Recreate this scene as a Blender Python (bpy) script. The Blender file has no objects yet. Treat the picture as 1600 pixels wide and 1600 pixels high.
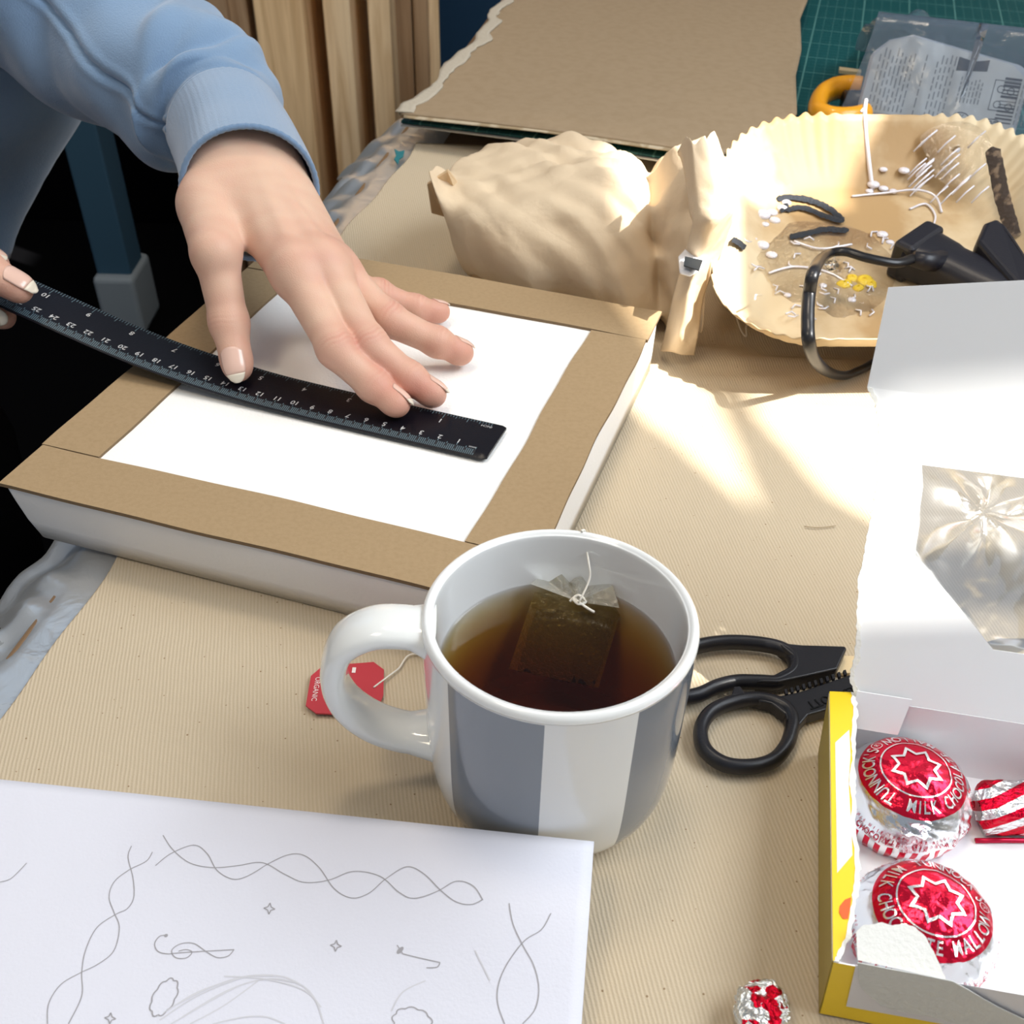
import bpy, bmesh, math, random
import numpy as np
from mathutils import Vector, Matrix
rnd = random.Random(7); nrs = np.random.RandomState(5)
S = bpy.context.scene
C = S.collection
pi = math.pi
# ------------------------------------------------------------------ camera
F, CY, HC = 1674.159, 980.445, 0.334794
_p, _r = math.radians(43.83042), math.radians(-1.515191)
_fw = np.array([0, math.cos(_p), -math.sin(_p)]); _rt = np.array([1., 0, 0]); _dn = np.array([0, -math.sin(_p), -math.cos(_p)])
RX = math.cos(_r)*_rt + math.sin(_r)*_dn; RD = -math.sin(_r)*_rt + math.cos(_r)*_dn
C0 = np.array([0, 0, HC])
cd = bpy.data.cameras.new('camera'); cam = bpy.data.objects.new('camera', cd); C.objects.link(cam)
M = Matrix.Identity(4)
for i in range(3):
    M[i][0] = RX[i]; M[i][1] = -RD[i]; M[i][2] = -_fw[i]; M[i][3] = C0[i]
cam.matrix_world = M
cd.sensor_fit = 'HORIZONTAL'; cd.sensor_width = 36; cd.lens = F/1600*36; cd.shift_y = (CY-800)/1600
cd.clip_start = .01; cd.clip_end = 50
cd.dof.use_dof = True; cd.dof.focus_distance = .46; cd.dof.aperture_fstop = 26
S.camera = cam
# ------------------------------------------------------------------ world, light, exposure
w = bpy.data.worlds.new('world'); S.world = w; w.use_nodes = True
w.node_tree.nodes['Background'].inputs[0].default_value = (.80, .88, 1, 1)
w.node_tree.nodes['Background'].inputs[1].default_value = .31
S.view_settings.view_transform = 'Standard'; S.view_settings.look = 'None'
S.view_settings.exposure = 0.14; S.view_settings.gamma = 1; S.view_settings.use_curve_mapping = False
SUN = np.array([.50, -.30, .81]); SUN /= np.linalg.norm(SUN)
def look(o, d): o.rotation_euler = Vector(d).to_track_quat('-Z', 'Y').to_euler()
ld = bpy.data.lights.new('sun', 'SUN'); ld.energy = 11; ld.angle = math.radians(.6); ld.color = (1, .96, .88)
sun = bpy.data.objects.new('sun', ld); C.objects.link(sun); sun.location = (2, -1, 3); look(sun, -SUN)
def area(name, loc, tgt, sx, sy, e, col):
    a = bpy.data.lights.new(name, 'AREA'); a.shape = 'RECTANGLE'; a.size = sx; a.size_y = sy; a.energy = e; a.color = col
    o = bpy.data.objects.new(name, a); C.objects.link(o); o.location = loc; look(o, np.array(tgt)-np.array(loc)); return o
area('window_skylight', (1.02, .30, .95), (0, .40, 0), 1.2, .9, 29, (.86, .93, 1))
area('warm_room_fill', (-.55, -.1, 1.6), (0, .5, 0), .35, .35, 5.5, (1, .84, .62))  # added warm fill for ceiling and room bounce, not a visible lamp

area('slat_fill_light', (-.1, .95, 2.3), (-.75, 2.1, .1), .5, .5, 17, (1, .86, .68))  # added warm light to brighten the slatted panel; no known lamp there

# ------------------------------------------------------------------ helpers
def ray(px, py): return (px-800)/F*RX + (py-CY)/F*RD + _fw
def U(px, py, z=0.0):
    d = ray(px, py); return C0 + d*((z-HC)/d[2])
def D(px, py, dep): return C0 + ray(px, py)*dep
def hit(px, py, O, n):
    d = ray(px, py); return C0 + d*(np.dot(np.asarray(O)-C0, n)/np.dot(d, n))
def proj_px(P): q = np.asarray(P)-C0; return (800+F*(q@RX)/(q@_fw), CY+F*(q@RD)/(q@_fw))
def lift(P, z): P = np.asarray(P, float); return C0 + (P-C0)*(1-z/HC)
ORG = {}
def thing(name, label, cat, loc=(0, 0, 0), group=None):
    o = bpy.data.objects.new(name, None); C.objects.link(o); o.location = tuple(float(v) for v in loc)
    o.empty_display_size = .01
    ORG[o] = np.array(loc, float); o['label'] = label; o['category'] = cat
    if group: o['group'] = group
    return o
def tag(o, label, cat, group=None):
    o['label'] = label; o['category'] = cat
    if group: o['group'] = group
    return o
def mk(name, v, f, mat, parent=None, smooth=True, kind=None, solid=0, bevel=0, sub=0, label=None):
    v = np.asarray(v, float).reshape(-1, 3)
    org = ORG.get(parent, np.zeros(3)) if parent else np.zeros(3)
    me = bpy.data.meshes.new(name); me.from_pydata((v-org).tolist(), [], [list(map(int, q)) for q in f]); me.update()
    if smooth: me.shade_smooth()
    if mat: me.materials.append(mat)
    o = bpy.data.objects.new(name, me); C.objects.link(o)
    if parent: o.parent = parent
    ORG[o] = org
    if kind: o['kind'] = kind
    if label: o['label'] = label
    if solid: m = o.modifiers.new('s', 'SOLIDIFY'); m.thickness = solid; m.offset = 0
    if bevel:
        m = o.modifiers.new('b', 'BEVEL'); m.width = bevel; m.segments = 3; m.limit_method = 'ANGLE'; m.angle_limit = math.radians(35)
        me.shade_flat() if not smooth else None
        w_ = o.modifiers.new('w', 'WEIGHTED_NORMAL') if smooth else None
    if sub: m = o.modifiers.new('d', 'SUBSURF'); m.levels = sub; m.render_levels = sub
    return o
def grid(nu, nv, fn, cu=False, cv=False):
    v = [fn(i/(nu if cu else nu-1), j/(nv if cv else nv-1)) for i in range(nu) for j in range(nv)]
    f = []
    for i in range(nu if cu else nu-1):
        for j in range(nv if cv else nv-1):
            a, b = i, (i+1) % nu; c, d = j, (j+1) % nv
            f.append((a*nv+c, b*nv+c, b*nv+d, a*nv+d))
    return v, f
def join(*parts):
    V, Fc, n = [], [], 0
    for v, f in parts:
        v = [tuple(map(float, p)) for p in v]; V += v; Fc += [tuple(int(i)+n for i in q) for q in f]; n += len(v)
    return V, Fc
def prism(pts, z0, z1):
    """pts: xy(z) outline, between heights z0 and z1"""
    n = len(pts)
    v = [(p[0], p[1], z0) for p in pts]+[(p[0], p[1], z1) for p in pts]
    f = [tuple(range(n))[::-1], tuple(range(n, 2*n))]+[(i, (i+1) % n, n+(i+1) % n, n+i) for i in range(n)]
    return v, f
def slab(pts, off):
    """outline of 3d points, extruded by vector off"""
    n = len(pts); pts = [np.asarray(p, float) for p in pts]; off = np.asarray(off, float)
    v = [tuple(p) for p in pts]+[tuple(p+off) for p in pts]
    f = [tuple(range(n))[::-1], tuple(range(n, 2*n))]+[(i, (i+1) % n, n+(i+1) % n, n+i) for i in range(n)]
    return v, f
def catmull(P, n, closed=False):
    P = [np.asarray(p, float) for p in P]; out = []
    m = len(P); segs = m if closed else m-1
    for s in range(segs):
        g = (lambda i: P[i % m]) if closed else (lambda i: P[min(max(i, 0), m-1)])
        a, b, c, d = g(s-1), g(s), g(s+1), g(s+2)
        for k in range(n):
            t = k/n
            out.append(.5*((2*b)+(c-a)*t+(2*a-5*b+4*c-d)*t*t+(3*b-a-3*c+d)*t**3))
    if not closed: out.append(P[-1])
    return out
def frames(P, closed=False, up=(0, 0, 1)):
    n = len(P); T = []
    for i in range(n):
        a = P[(i-1) % n] if (closed or i > 0) else P[i]; b = P[(i+1) % n] if (closed or i < n-1) else P[i]
        t = b-a; T.append(t/(np.linalg.norm(t)+1e-12))
    up = np.array(up, float); u = np.cross(T[0], up)
    if np.linalg.norm(u) < 1e-4: u = np.cross(T[0], [0, 1, 0])
    u /= np.linalg.norm(u); fr = []
    for t in T:
        u = u-t*np.dot(u, t); u /= np.linalg.norm(u); fr.append((t, u, np.cross(u, t)))
    return fr
def tube(P, r, seg=10, closed=False, asp=1.0, cap=True, up=(0, 0, 1), fixed=False):
    """sweep; r number/list/(i)->radius; asp scales the 'up' axis"""
    P = [np.asarray(p, float) for p in P]; n = len(P); fr = frames(P, closed, up); v = []
    for i, (t, u, w_) in enumerate(fr):
        if fixed:
            u = np.cross(t, np.array(up, float)); u /= np.linalg.norm(u); w_ = np.cross(u, t)
        rr = r(i/(n-1)) if callable(r) else (r[i] if hasattr(r, '__len__') else r)
        for k in range(seg):
            a = 2*pi*k/seg; v.append(P[i]+u*rr*math.cos(a)+w_*rr*asp*math.sin(a))
    f = []
    for i in range(n if closed else n-1):
        for k in range(seg):
            a = i*seg+k; b = i*seg+(k+1) % seg; c = ((i+1) % n)*seg+(k+1) % seg; d = ((i+1) % n)*seg+k
            f.append((a, b, c, d))
    if cap and not closed: f += [tuple(range(seg))[::-1], tuple((n-1)*seg+k for k in range(seg))]
    return v, f
def sphere(c, rx, ry=None, rz=None, nu=20, nv=12):
    ry = ry or rx; rz = rz or rx
    return grid(nu, nv, lambda s, t: (c[0]+rx*math.cos(2*pi*s)*math.sin(pi*(.002+.996*t)), c[1]+ry*math.sin(2*pi*s)*math.sin(pi*(.002+.996*t)), c[2]+rz*math.cos(pi*t)), cu=True)
def flat_mesh(curve_maker):
    cu = curve_maker(); o = bpy.data.objects.new('tmp', cu); C.objects.link(o)
    dg = bpy.context.evaluated_depsgraph_get(); dg.update()
    me = bpy.data.meshes.new_from_object(o.evaluated_get(dg))
    v = [tuple(p.co) for p in me.vertices]; f = [tuple(p.vertices) for p in me.polygons]
    bpy.data.objects.remove(o); bpy.data.curves.remove(cu); bpy.data.meshes.remove(me)
    return v, f
def text(s, size=1.0, ext=0.0, bold=0.0, align='CENTER'):
    def m():
        cu = bpy.data.curves.new('t', 'FONT'); cu.body = s; cu.size = size; cu.extrude = ext; cu.offset = bold
        cu.align_x = align; cu.align_y = 'CENTER'; cu.resolution_u = 3; return cu
    return flat_mesh(m)
def fill(outer, holes=(), ext=0.0):
    def m():
        cu = bpy.data.curves.new('c', 'CURVE'); cu.dimensions = '2D'; cu.fill_mode = 'BOTH'; cu.extrude = ext
        for L in [outer]+list(holes):
            sp = cu.splines.new('POLY'); sp.points.add(len(L)-1); sp.use_cyclic_u = True
            for i, p in enumerate(L): sp.points[i].co = (p[0], p[1], 0, 1)
        return cu
    return flat_mesh(m)
def place(vf, fn): return [fn(*p) for p in vf[0]], vf[1]
def hsh(i): return (math.sin(i*127.1+11.7)*43758.5453) % 1.0
def jag(P, amp, n=6, seed=1):
    out = []; q = random.Random(seed)
    for a, b in zip(P[:-1], P[1:]):
        a = np.array(a, float); b = np.array(b, float); d = b-a; nrm = np.array([-d[1], d[0]])/(np.linalg.norm(d)+1e-9)
        for k in range(n): out.append(a+d*k/n+nrm*q.uniform(-amp, amp)*(k > 0))
    out.append(np.array(P[-1], float)); return out
class Crumple:
    def __init__(s, n, f0, f1, seed):
        r = np.random.RandomState(seed); s.d = r.randn(n, 3); s.d /= np.linalg.norm(s.d, axis=1)[:, None]
        s.f = np.exp(r.uniform(np.log(f0), np.log(f1), n)); s.ph = r.rand(n); s.a = (f0/s.f)**.9
        s.q = r.randn(n, 3); s.q /= np.linalg.norm(s.q, axis=1)[:, None]
    def __call__(s, p):
        p = np.asarray(p, float); t = (s.d@p)*s.f+s.ph; e = (s.q@p)*s.f*.55
        v = np.abs(((t+.25*np.sin(e*5)) % 1)-.5)*4-1
        return float((v*s.a).sum()/s.a.sum()*2.2)

# ------------------------------------------------------------------ materials
def N(t, typ, **k):
    n = t.nodes.new(typ)
    for a, b in k.items():
        if a.startswith('i_'): n.inputs[a[2:].replace('_', ' ')].default_value = b
        else: setattr(n, a, b)
    return n
def mat(name, col=(.8, .8, .8), rough=.5, metal=0, bump=None, spec=.5, vary=None, coat=0, sheen=0, sss=0, ramp=None, trans=0, ior=1.45, attr=None, bdist=.001):
    m = bpy.data.materials.new(name); m.use_nodes = True; t = m.node_tree; b = t.nodes['Principled BSDF']
    b.inputs['Base Color'].default_value = (*col, 1); b.inputs['Roughness'].default_value = rough; b.inputs['Metallic'].default_value = metal
    b.inputs['Specular IOR Level'].default_value = spec; b.inputs['Coat Weight'].default_value = coat; b.inputs['IOR'].default_value = ior
    b.inputs['Coat Roughness'].default_value = .05
    b.inputs['Transmission Weight'].default_value = trans
    if sheen: b.inputs['Sheen Weight'].default_value = sheen
    if sss: b.inputs['Subsurface Weight'].default_value = sss; b.inputs['Subsurface Radius'].default_value = (1, .35, .2); b.inputs['Subsurface Scale'].default_value = .006
    tc = N(t, 'ShaderNodeTexCoord')
    src = None
    if attr:
        a = N(t, 'ShaderNodeAttribute', attribute_name=attr); src = a.outputs['Color']; t.links.new(src, b.inputs['Base Color'])
    if vary:   # (scale, colour2, lo, hi)
        n = N(t, 'ShaderNodeTexNoise', i_Scale=vary[0], i_Detail=5.0); t.links.new(tc.outputs['Object'], n.inputs['Vector'])
        r = N(t, 'ShaderNodeMapRange'); r.inputs[1].default_value = vary[2]; r.inputs[2].default_value = vary[3]; t.links.new(n.outputs['Fac'], r.inputs[0])
        x = N(t, 'ShaderNodeMix', data_type='RGBA'); t.links.new(r.outputs[0], x.inputs[0]); x.inputs[6].default_value = (*col, 1); x.inputs[7].default_value = (*vary[1], 1)
        if src: t.links.new(src, x.inputs[6])
        t.links.new(x.outputs[2], b.inputs['Base Color'])
    if bump:   # list of (kind, scale, strength)
        prev = None
        for k_, sc, st in bump:
            if k_ == 'noise': n = N(t, 'ShaderNodeTexNoise', i_Scale=sc, i_Detail=6.0); o = n.outputs['Fac']
            elif k_ == 'vor': n = N(t, 'ShaderNodeTexVoronoi', i_Scale=sc); o = n.outputs['Distance']
            elif k_ == 'edge': n = N(t, 'ShaderNodeTexVoronoi', i_Scale=sc, feature='DISTANCE_TO_EDGE'); o = n.outputs['Distance']
            t.links.new(tc.outputs['Object'], n.inputs['Vector'])
            bp = N(t, 'ShaderNodeBump'); bp.inputs['Strength'].default_value = st; bp.inputs['Distance'].default_value = bdist
            t.links.new(o, bp.inputs['Height'])
            if prev: t.links.new(prev, bp.inputs['Normal'])
            prev = bp.outputs[0]
        t.links.new(prev, b.inputs['Normal'])
        if coat: t.links.new(prev, b.inputs['Coat Normal'])
    return m
def math_n(t, op, a, b=None, clamp=False):
    n = N(t, 'ShaderNodeMath', operation=op, use_clamp=clamp)
    for i, x in enumerate((a, b)):
        if x is None: continue
        if isinstance(x, (int, float)): n.inputs[i].default_value = x
        else: t.links.new(x, n.inputs[i])
    return n.outputs[0]
def film(name, tint=(.9, .93, .96), gl=.35, rough=.08, bump=((30, .4),), dif=0.0, dcol=(.8, .83, .87), coord='Object', dist=.002):
    m = bpy.data.materials.new(name); m.use_nodes = True; t = m.node_tree; t.nodes.clear()
    out = N(t, 'ShaderNodeOutputMaterial'); tr = N(t, 'ShaderNodeBsdfTransparent'); tr.inputs[0].default_value = (*tint, 1)
    g = N(t, 'ShaderNodeBsdfGlossy'); g.inputs['Roughness'].default_value = rough
    tc = N(t, 'ShaderNodeTexCoord'); prev = None
    for sc, st in bump:
        n = N(t, 'ShaderNodeTexNoise', i_Scale=sc, i_Detail=4.0, i_Distortion=.6); t.links.new(tc.outputs[coord], n.inputs['Vector'])
        bp = N(t, 'ShaderNodeBump'); bp.inputs['Strength'].default_value = st; bp.inputs['Distance'].default_value = dist; t.links.new(n.outputs['Fac'], bp.inputs['Height'])
        if prev: t.links.new(prev, bp.inputs['Normal'])
        prev = bp.outputs[0]
    if prev: t.links.new(prev, g.inputs['Normal'])
    fr = N(t, 'ShaderNodeLayerWeight'); fr.inputs['Blend'].default_value = .35
    if prev: t.links.new(prev, fr.inputs['Normal'])
    k = math_n(t, 'ADD', math_n(t, 'MULTIPLY', fr.outputs['Fresnel'], 1.0), gl, True)
    x = N(t, 'ShaderNodeMixShader'); t.links.new(k, x.inputs[0]); t.links.new(tr.outputs[0], x.inputs[1]); t.links.new(g.outputs[0], x.inputs[2])
    last = x.outputs[0]
    if dif:
        d = N(t, 'ShaderNodeBsdfDiffuse'); d.inputs[0].default_value = (*dcol, 1); tl = N(t, 'ShaderNodeBsdfTranslucent'); tl.inputs[0].default_value = (*dcol, 1)
        y = N(t, 'ShaderNodeMixShader'); y.inputs[0].default_value = .4; t.links.new(d.outputs[0], y.inputs[1]); t.links.new(tl.outputs[0], y.inputs[2])
        z = N(t, 'ShaderNodeMixShader'); z.inputs[0].default_value = dif; t.links.new(last, z.inputs[1]); t.links.new(y.outputs[0], z.inputs[2]); last = z.outputs[0]
    t.links.new(last, out.inputs[0]); return m

def cloth_mat():
    m = mat('canvas cloth', (.80, .67, .475), .95, spec=.1); t = m.node_tree; b = t.nodes['Principled BSDF']
    tc = N(t, 'ShaderNodeTexCoord'); sep = N(t, 'ShaderNodeSeparateXYZ'); t.links.new(tc.outputs['Object'], sep.inputs[0])
    ns = N(t, 'ShaderNodeTexNoise', i_Scale=45.0, i_Detail=2.0); t.links.new(tc.outputs['Object'], ns.inputs['Vector'])
    # twill ribs about 1.3 mm apart
    ph = math_n(t, 'MULTIPLY', math_n(t, 'ADD', math_n(t, 'ADD', sep.outputs[0], math_n(t, 'MULTIPLY', sep.outputs[1], .18)), math_n(t, 'MULTIPLY', ns.outputs['Fac'], .0012)), 2*pi/.0016)
    rib = math_n(t, 'SINE', ph)
    n2 = N(t, 'ShaderNodeTexNoise', i_Scale=1400.0, i_Detail=3.0); t.links.new(tc.outputs['Object'], n2.inputs['Vector'])
    hgt = math_n(t, 'ADD', math_n(t, 'MULTIPLY', rib, .45), math_n(t, 'MULTIPLY', n2.outputs['Fac'], 1.1))
    bp = N(t, 'ShaderNodeBump'); bp.inputs['Strength'].default_value = .5; bp.inputs['Distance'].default_value = .00035; t.links.new(hgt, bp.inputs['Height'])
    t.links.new(bp.outputs[0], b.inputs['Normal'])
    # rib tint, broad blotches, brown flecks
    mx = N(t, 'ShaderNodeMix', data_type='RGBA'); t.links.new(math_n(t, 'ADD', math_n(t, 'MULTIPLY', rib, .24), .5), mx.inputs[0])
    mx.inputs[6].default_value = (.475, .385, .265, 1); mx.inputs[7].default_value = (.60, .505, .375, 1)
    vz = N(t, 'ShaderNodeTexVoronoi', i_Scale=210.0); vz.inputs['Randomness'].default_value = 1; t.links.new(tc.outputs['Object'], vz.inputs['Vector'])
    n3 = N(t, 'ShaderNodeTexNoise', i_Scale=300.0); t.links.new(tc.outputs['Object'], n3.inputs['Vector'])
    fl = math_n(t, 'LESS_THAN', math_n(t, 'ADD', vz.outputs['Distance'], math_n(t, 'MULTIPLY', n3.outputs['Fac'], .12)), .135)
    n4 = N(t, 'ShaderNodeTexNoise', i_Scale=90.0); t.links.new(tc.outputs['Object'], n4.inputs['Vector'])
    fl = math_n(t, 'MULTIPLY', fl, math_n(t, 'GREATER_THAN', n4.outputs['Fac'], .5))
    m2 = N(t, 'ShaderNodeMix', data_type='RGBA'); t.links.new(math_n(t, 'MULTIPLY', fl, .75), m2.inputs[0]); t.links.new(mx.outputs[2], m2.inputs[6]); m2.inputs[7].default_value = (.22, .13, .06, 1)
    t.links.new(m2.outputs[2], b.inputs['Base Color']); return m
M_cloth = cloth_mat()
M_card = mat('kraft corrugated card', (.375, .265, .150), .85, vary=(420, (.34, .238, .132), .4, .75), bump=[('noise', 900, .25)], bdist=.0005, spec=.2)
M_cardedge = mat('cut card edge', (.20, .135, .075), .9, bump=[('noise', 900, .6)])
M_white = mat('white board', (.80, .79, .78), .75, bump=[('noise', 500, .18), ('noise', 40, .12)], spec=.25)
M_wpaper = mat('textured white paper', (.93, .915, .88), .85, bump=[('noise', 650, .35)], spec=.2)
M_sheet = mat('white printer paper', (.70, .705, .78), .8, bump=[('noise', 30, .25), ('noise', 900, .08)], spec=.2, bdist=.002)
M_pencil = mat('pencil line', (.34, .33, .35), .7)
M_pencil2 = mat('faint pencil line', (.60, .60, .64), .7)
M_ruler = mat('black ruler metal', (.0035, .0035, .007), .32, spec=.35, bump=[('noise', 1500, .08)])
M_rulerband = mat('grey ruler edge', (.010, .012, .017), .45)
M_print = mat('pale grey print', (.5, .5, .5), .5)
M_black = mat('black plastic', (.010, .010, .014), .36, bump=[('noise', 1200, .1)])
M_cord = mat('black rubber cord', (.010, .010, .012), .3)
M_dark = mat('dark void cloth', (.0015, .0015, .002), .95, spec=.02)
M_mug = None
def wood_mat(name, c1, c2, sc=1.0):
    m = mat(name, c1, .6, spec=.3); t = m.node_tree; b = t.nodes['Principled BSDF']
    tc = N(t, 'ShaderNodeTexCoord'); mp = N(t, 'ShaderNodeMapping'); mp.inputs['Scale'].default_value = (16*sc, 16*sc, 1.1); t.links.new(tc.outputs['Object'], mp.inputs[0])
    n = N(t, 'ShaderNodeTexNoise', i_Scale=2.2, i_Detail=6.0, i_Distortion=1.2); t.links.new(mp.outputs[0], n.inputs['Vector'])
    r = N(t, 'ShaderNodeValToRGB'); t.links.new(n.outputs['Fac'], r.inputs[0])
    r.color_ramp.elements[0].position = .36; r.color_ramp.elements[0].color = (*c2, 1); r.color_ramp.elements[1].position = .60; r.color_ramp.elements[1].color = (*c1, 1)
    t.links.new(r.outputs[0], b.inputs['Base Color']); return m
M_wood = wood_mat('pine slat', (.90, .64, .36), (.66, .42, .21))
M_woodshade = wood_mat('shaded slat', (.42, .28, .165), (.29, .18, .10))  # darker copy of the slat wood, with the battens' shade in its colour
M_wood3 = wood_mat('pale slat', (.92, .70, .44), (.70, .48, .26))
M_navy = mat('navy wall paint', (.012, .055, .125), .7, bump=[('noise', 60, .1)])
M_wallr = mat('painted wall', (.62, .60, .56), .9)
M_floor = mat('dark floor', (.0015, .0015, .002), .9, spec=.05)
M_table = mat('table wood', (.20, .12, .06), .5)
M_plastic = film('clear plastic sheet', (.90, .92, .94), .0, .28, ((60, .4), (14, .5)), dif=.55, dcol=(.52, .54, .55), dist=.003)

# ------------------------------------------------------------------ setting
fl = mk('floor', *prism([(-4, -2), (4, -2), (4, 5), (-4, 5)], -.80, -.74), M_floor, smooth=False, kind='structure')
wb = mk('wall_back', *prism([(-4, 3.0), (4, 3.0), (4, 3.1), (-4, 3.1)], -.74, 2.2), M_navy, smooth=False, kind='structure')
# unseen wall added on the right, its openings shaped to throw the sun patches: the outline of the
# two lit zones on the table, carried back along the sun's direction to the wall
WX = 1.10
def to_wall(p): t = (WX-p[0])/SUN[0]; return (p[1]+SUN[1]*t, SUN[2]*t)
litA = [(.035, .615), (.055, .55), (.089, .501), (.125, .437), (.118, .52), (.112, .60), (.106, .73), (.192, .735), (.188, .86), (.05, .86), (.02, .80), (.002, .72), (.012, .67)]
litB = [(.131, .562), (.137, .535), (.165, .455), (.20, .415), (.5, .415), (.5, .55), (.24, .562)]
litC = [(.04, .374), (.04, .322), (.5, .30), (.5, .36)]
hw = [[to_wall(p) for p in L] for L in (litA, litB, litC)]
v, f = fill([(-1.6, -.74), (3.0, -.74), (3.0, 2.8), (-1.6, 2.8)], hw, .001)
wr = mk('sun_mask_wall', [(WX+z, x, y) for x, y, z in v], f, M_wallr, smooth=False, kind='structure')

# table: left edge slants slightly
e0, e1 = np.array([-.262, .10]), np.array([-.105, 1.00])
def edge_x(y): return e0[0]+(e1[0]-e0[0])*(y-e0[1])/(e1[1]-e0[1])
tb = thing('table', 'table under the canvas cloth, its left edge hidden by clear plastic', 'table', (.4, .8, -.74))
mk('table_top', *prism([(edge_x(-.25), -.25), (1.02, -.25), (1.02, 1.75), (edge_x(1.75), 1.75)], -.034, -.004), M_table, tb, False, bevel=.003)
for x, y in ((-.12, .0), (.95, .0), (.95, 1.65), (.12, 1.65)):
    mk('leg', *prism([(x-.03, y-.03), (x+.03, y-.03), (x+.03, y+.03), (x-.03, y+.03)], -.74, -.034), M_table, tb, False)
# clear plastic sheet hanging over the left edge
def pl(s, t):
    y = -.2+1.22*t
    wv = .007*math.sin(y*31+1)+.004*math.sin(y*67)+.003*math.sin(y*117)
    ex = edge_x(y); off = .045-s*(.085+wv*1.6)
    if y > .52: off -= .014*s*math.sin(min(1, (y-.52)/.1)*pi/2)
    x = ex+off
    z = -.0022
    if off < .008:
        d = .008-off; z -= d*.30+.3*d*d/.05; z += .0030*math.sin(y*90+s*9)*min(1, d*60)+.0018*math.sin(y*190-s*14)*min(1, d*60)
    return (x, y, z)
tag(mk('plastic_sheet', *grid(34, 260, pl), M_plastic), 'clear plastic dust sheet showing beyond the left edge of the canvas cloth', 'plastic sheet')
# canvas cloth
def cl(s, t):
    y = -.2+1.14*t+.0*s
    lx = edge_x(y)+.019+.0025*math.sin(y*23)+.0012*math.sin(y*71)
    if y > .8: lx += (y-.8)*.03
    x = lx+(1.0-lx)*(s**1.5)
    rip = .0016*math.exp(-((y-.62)/.09)**2)*(1/(1+math.exp(-(x-.04)/.02)))
    z = rip*(math.sin((y+.04*math.sin(x*9)+.09*x)*130)+.6*math.sin((y+.15*x)*233+2)+.5*math.sin((y-.1*x)*330))
    z += .0006*math.sin(x*21+y*8)*math.sin(y*17+1)
    return (x, y, z-.0009)
o = mk('canvas_cloth', *grid(150, 260, cl), M_cloth, solid=.0010); tag(o, 'cream twill canvas cloth spread over the whole table', 'cloth')

# navy wall, slatted wood panel behind the table on the left, post
sl = thing('slatted_panel', 'panel of upright wooden battens behind the blue sleeve', 'panel', (-.7, 2.0, -.74))
Yp = 2.05
def X_at(px, Y, py=0):
    d = ray(px, py); return d[0]/d[1]*Y
for a, b, c, m_, Yq in ((250, 310, 322, M_woodshade, 2.0), (322, 352, 364, M_woodshade, 2.0), (352, 384, 394, M_woodshade, 2.02), (394, 471, 505, M_wood, 2.0), (503, 545, 574, M_wood3, 2.04), (573, 608, 626, M_wood3, 2.07), (612, 642, 652, M_woodshade, 2.16), (644, 667, 672, M_woodshade, 2.16), (666, 685, 686, M_wood3, 2.18)):
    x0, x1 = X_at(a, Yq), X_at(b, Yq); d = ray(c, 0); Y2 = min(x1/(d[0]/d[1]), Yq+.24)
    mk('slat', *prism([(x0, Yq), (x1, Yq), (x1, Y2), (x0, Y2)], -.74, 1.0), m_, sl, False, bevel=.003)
mk('backing_board', *prism([(X_at(200, 2.3), 2.40), (X_at(684, 2.4), 2.40), (X_at(684, 2.4), 2.42), (X_at(200, 2.3), 2.42)], -.74, 1.0), M_woodshade, sl, False)
dk = thing('shade_backdrop', 'black cabinet added for the deep shadow under the sleeve, left of the wooden battens', 'backdrop', (-1.6, 2.5, -.74))  # made-up black box whose colour stands in for the dark void
mk('backdrop_body', *prism([(-2.6, 2.46), (X_at(285, 2.46), 2.46), (X_at(285, 2.46), 2.8), (-2.6, 2.8)], -.74, 1.0), M_dark, dk, False, bevel=.004)
for k_ in range(3): mk('backdrop_front', *prism([(-2.55+.46*k_, 2.442), (-2.11+.46*k_, 2.442), (-2.11+.46*k_, 2.459), (-2.55+.46*k_, 2.459)], -.70, .96), M_dark, dk, False, bevel=.003)
ps = thing('upright_post', 'dark blue upright post with pale grey foot in the dark gap under the sleeve', 'post', (-.84, 2.02, -.74))
xa, xb = X_at(92, 1.95, 200), X_at(150, 1.95, 200)
mk('post_shaft', *prism([(xa, 1.95), (xb, 1.95), (xb, 2.03), (xa, 2.03)], -.66, .6), mat('dusty blue paint', (.022, .065, .105), .7), ps, False, bevel=.004)
mk('post_foot', *prism([(xa-.006, 1.93), (xb+.008, 1.93), (xb+.008, 2.05), (xa-.006, 2.05)], -.74, -.62), mat('pale grey foot', (.20, .23, .25), .7), ps, False, bevel=.01)

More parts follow.
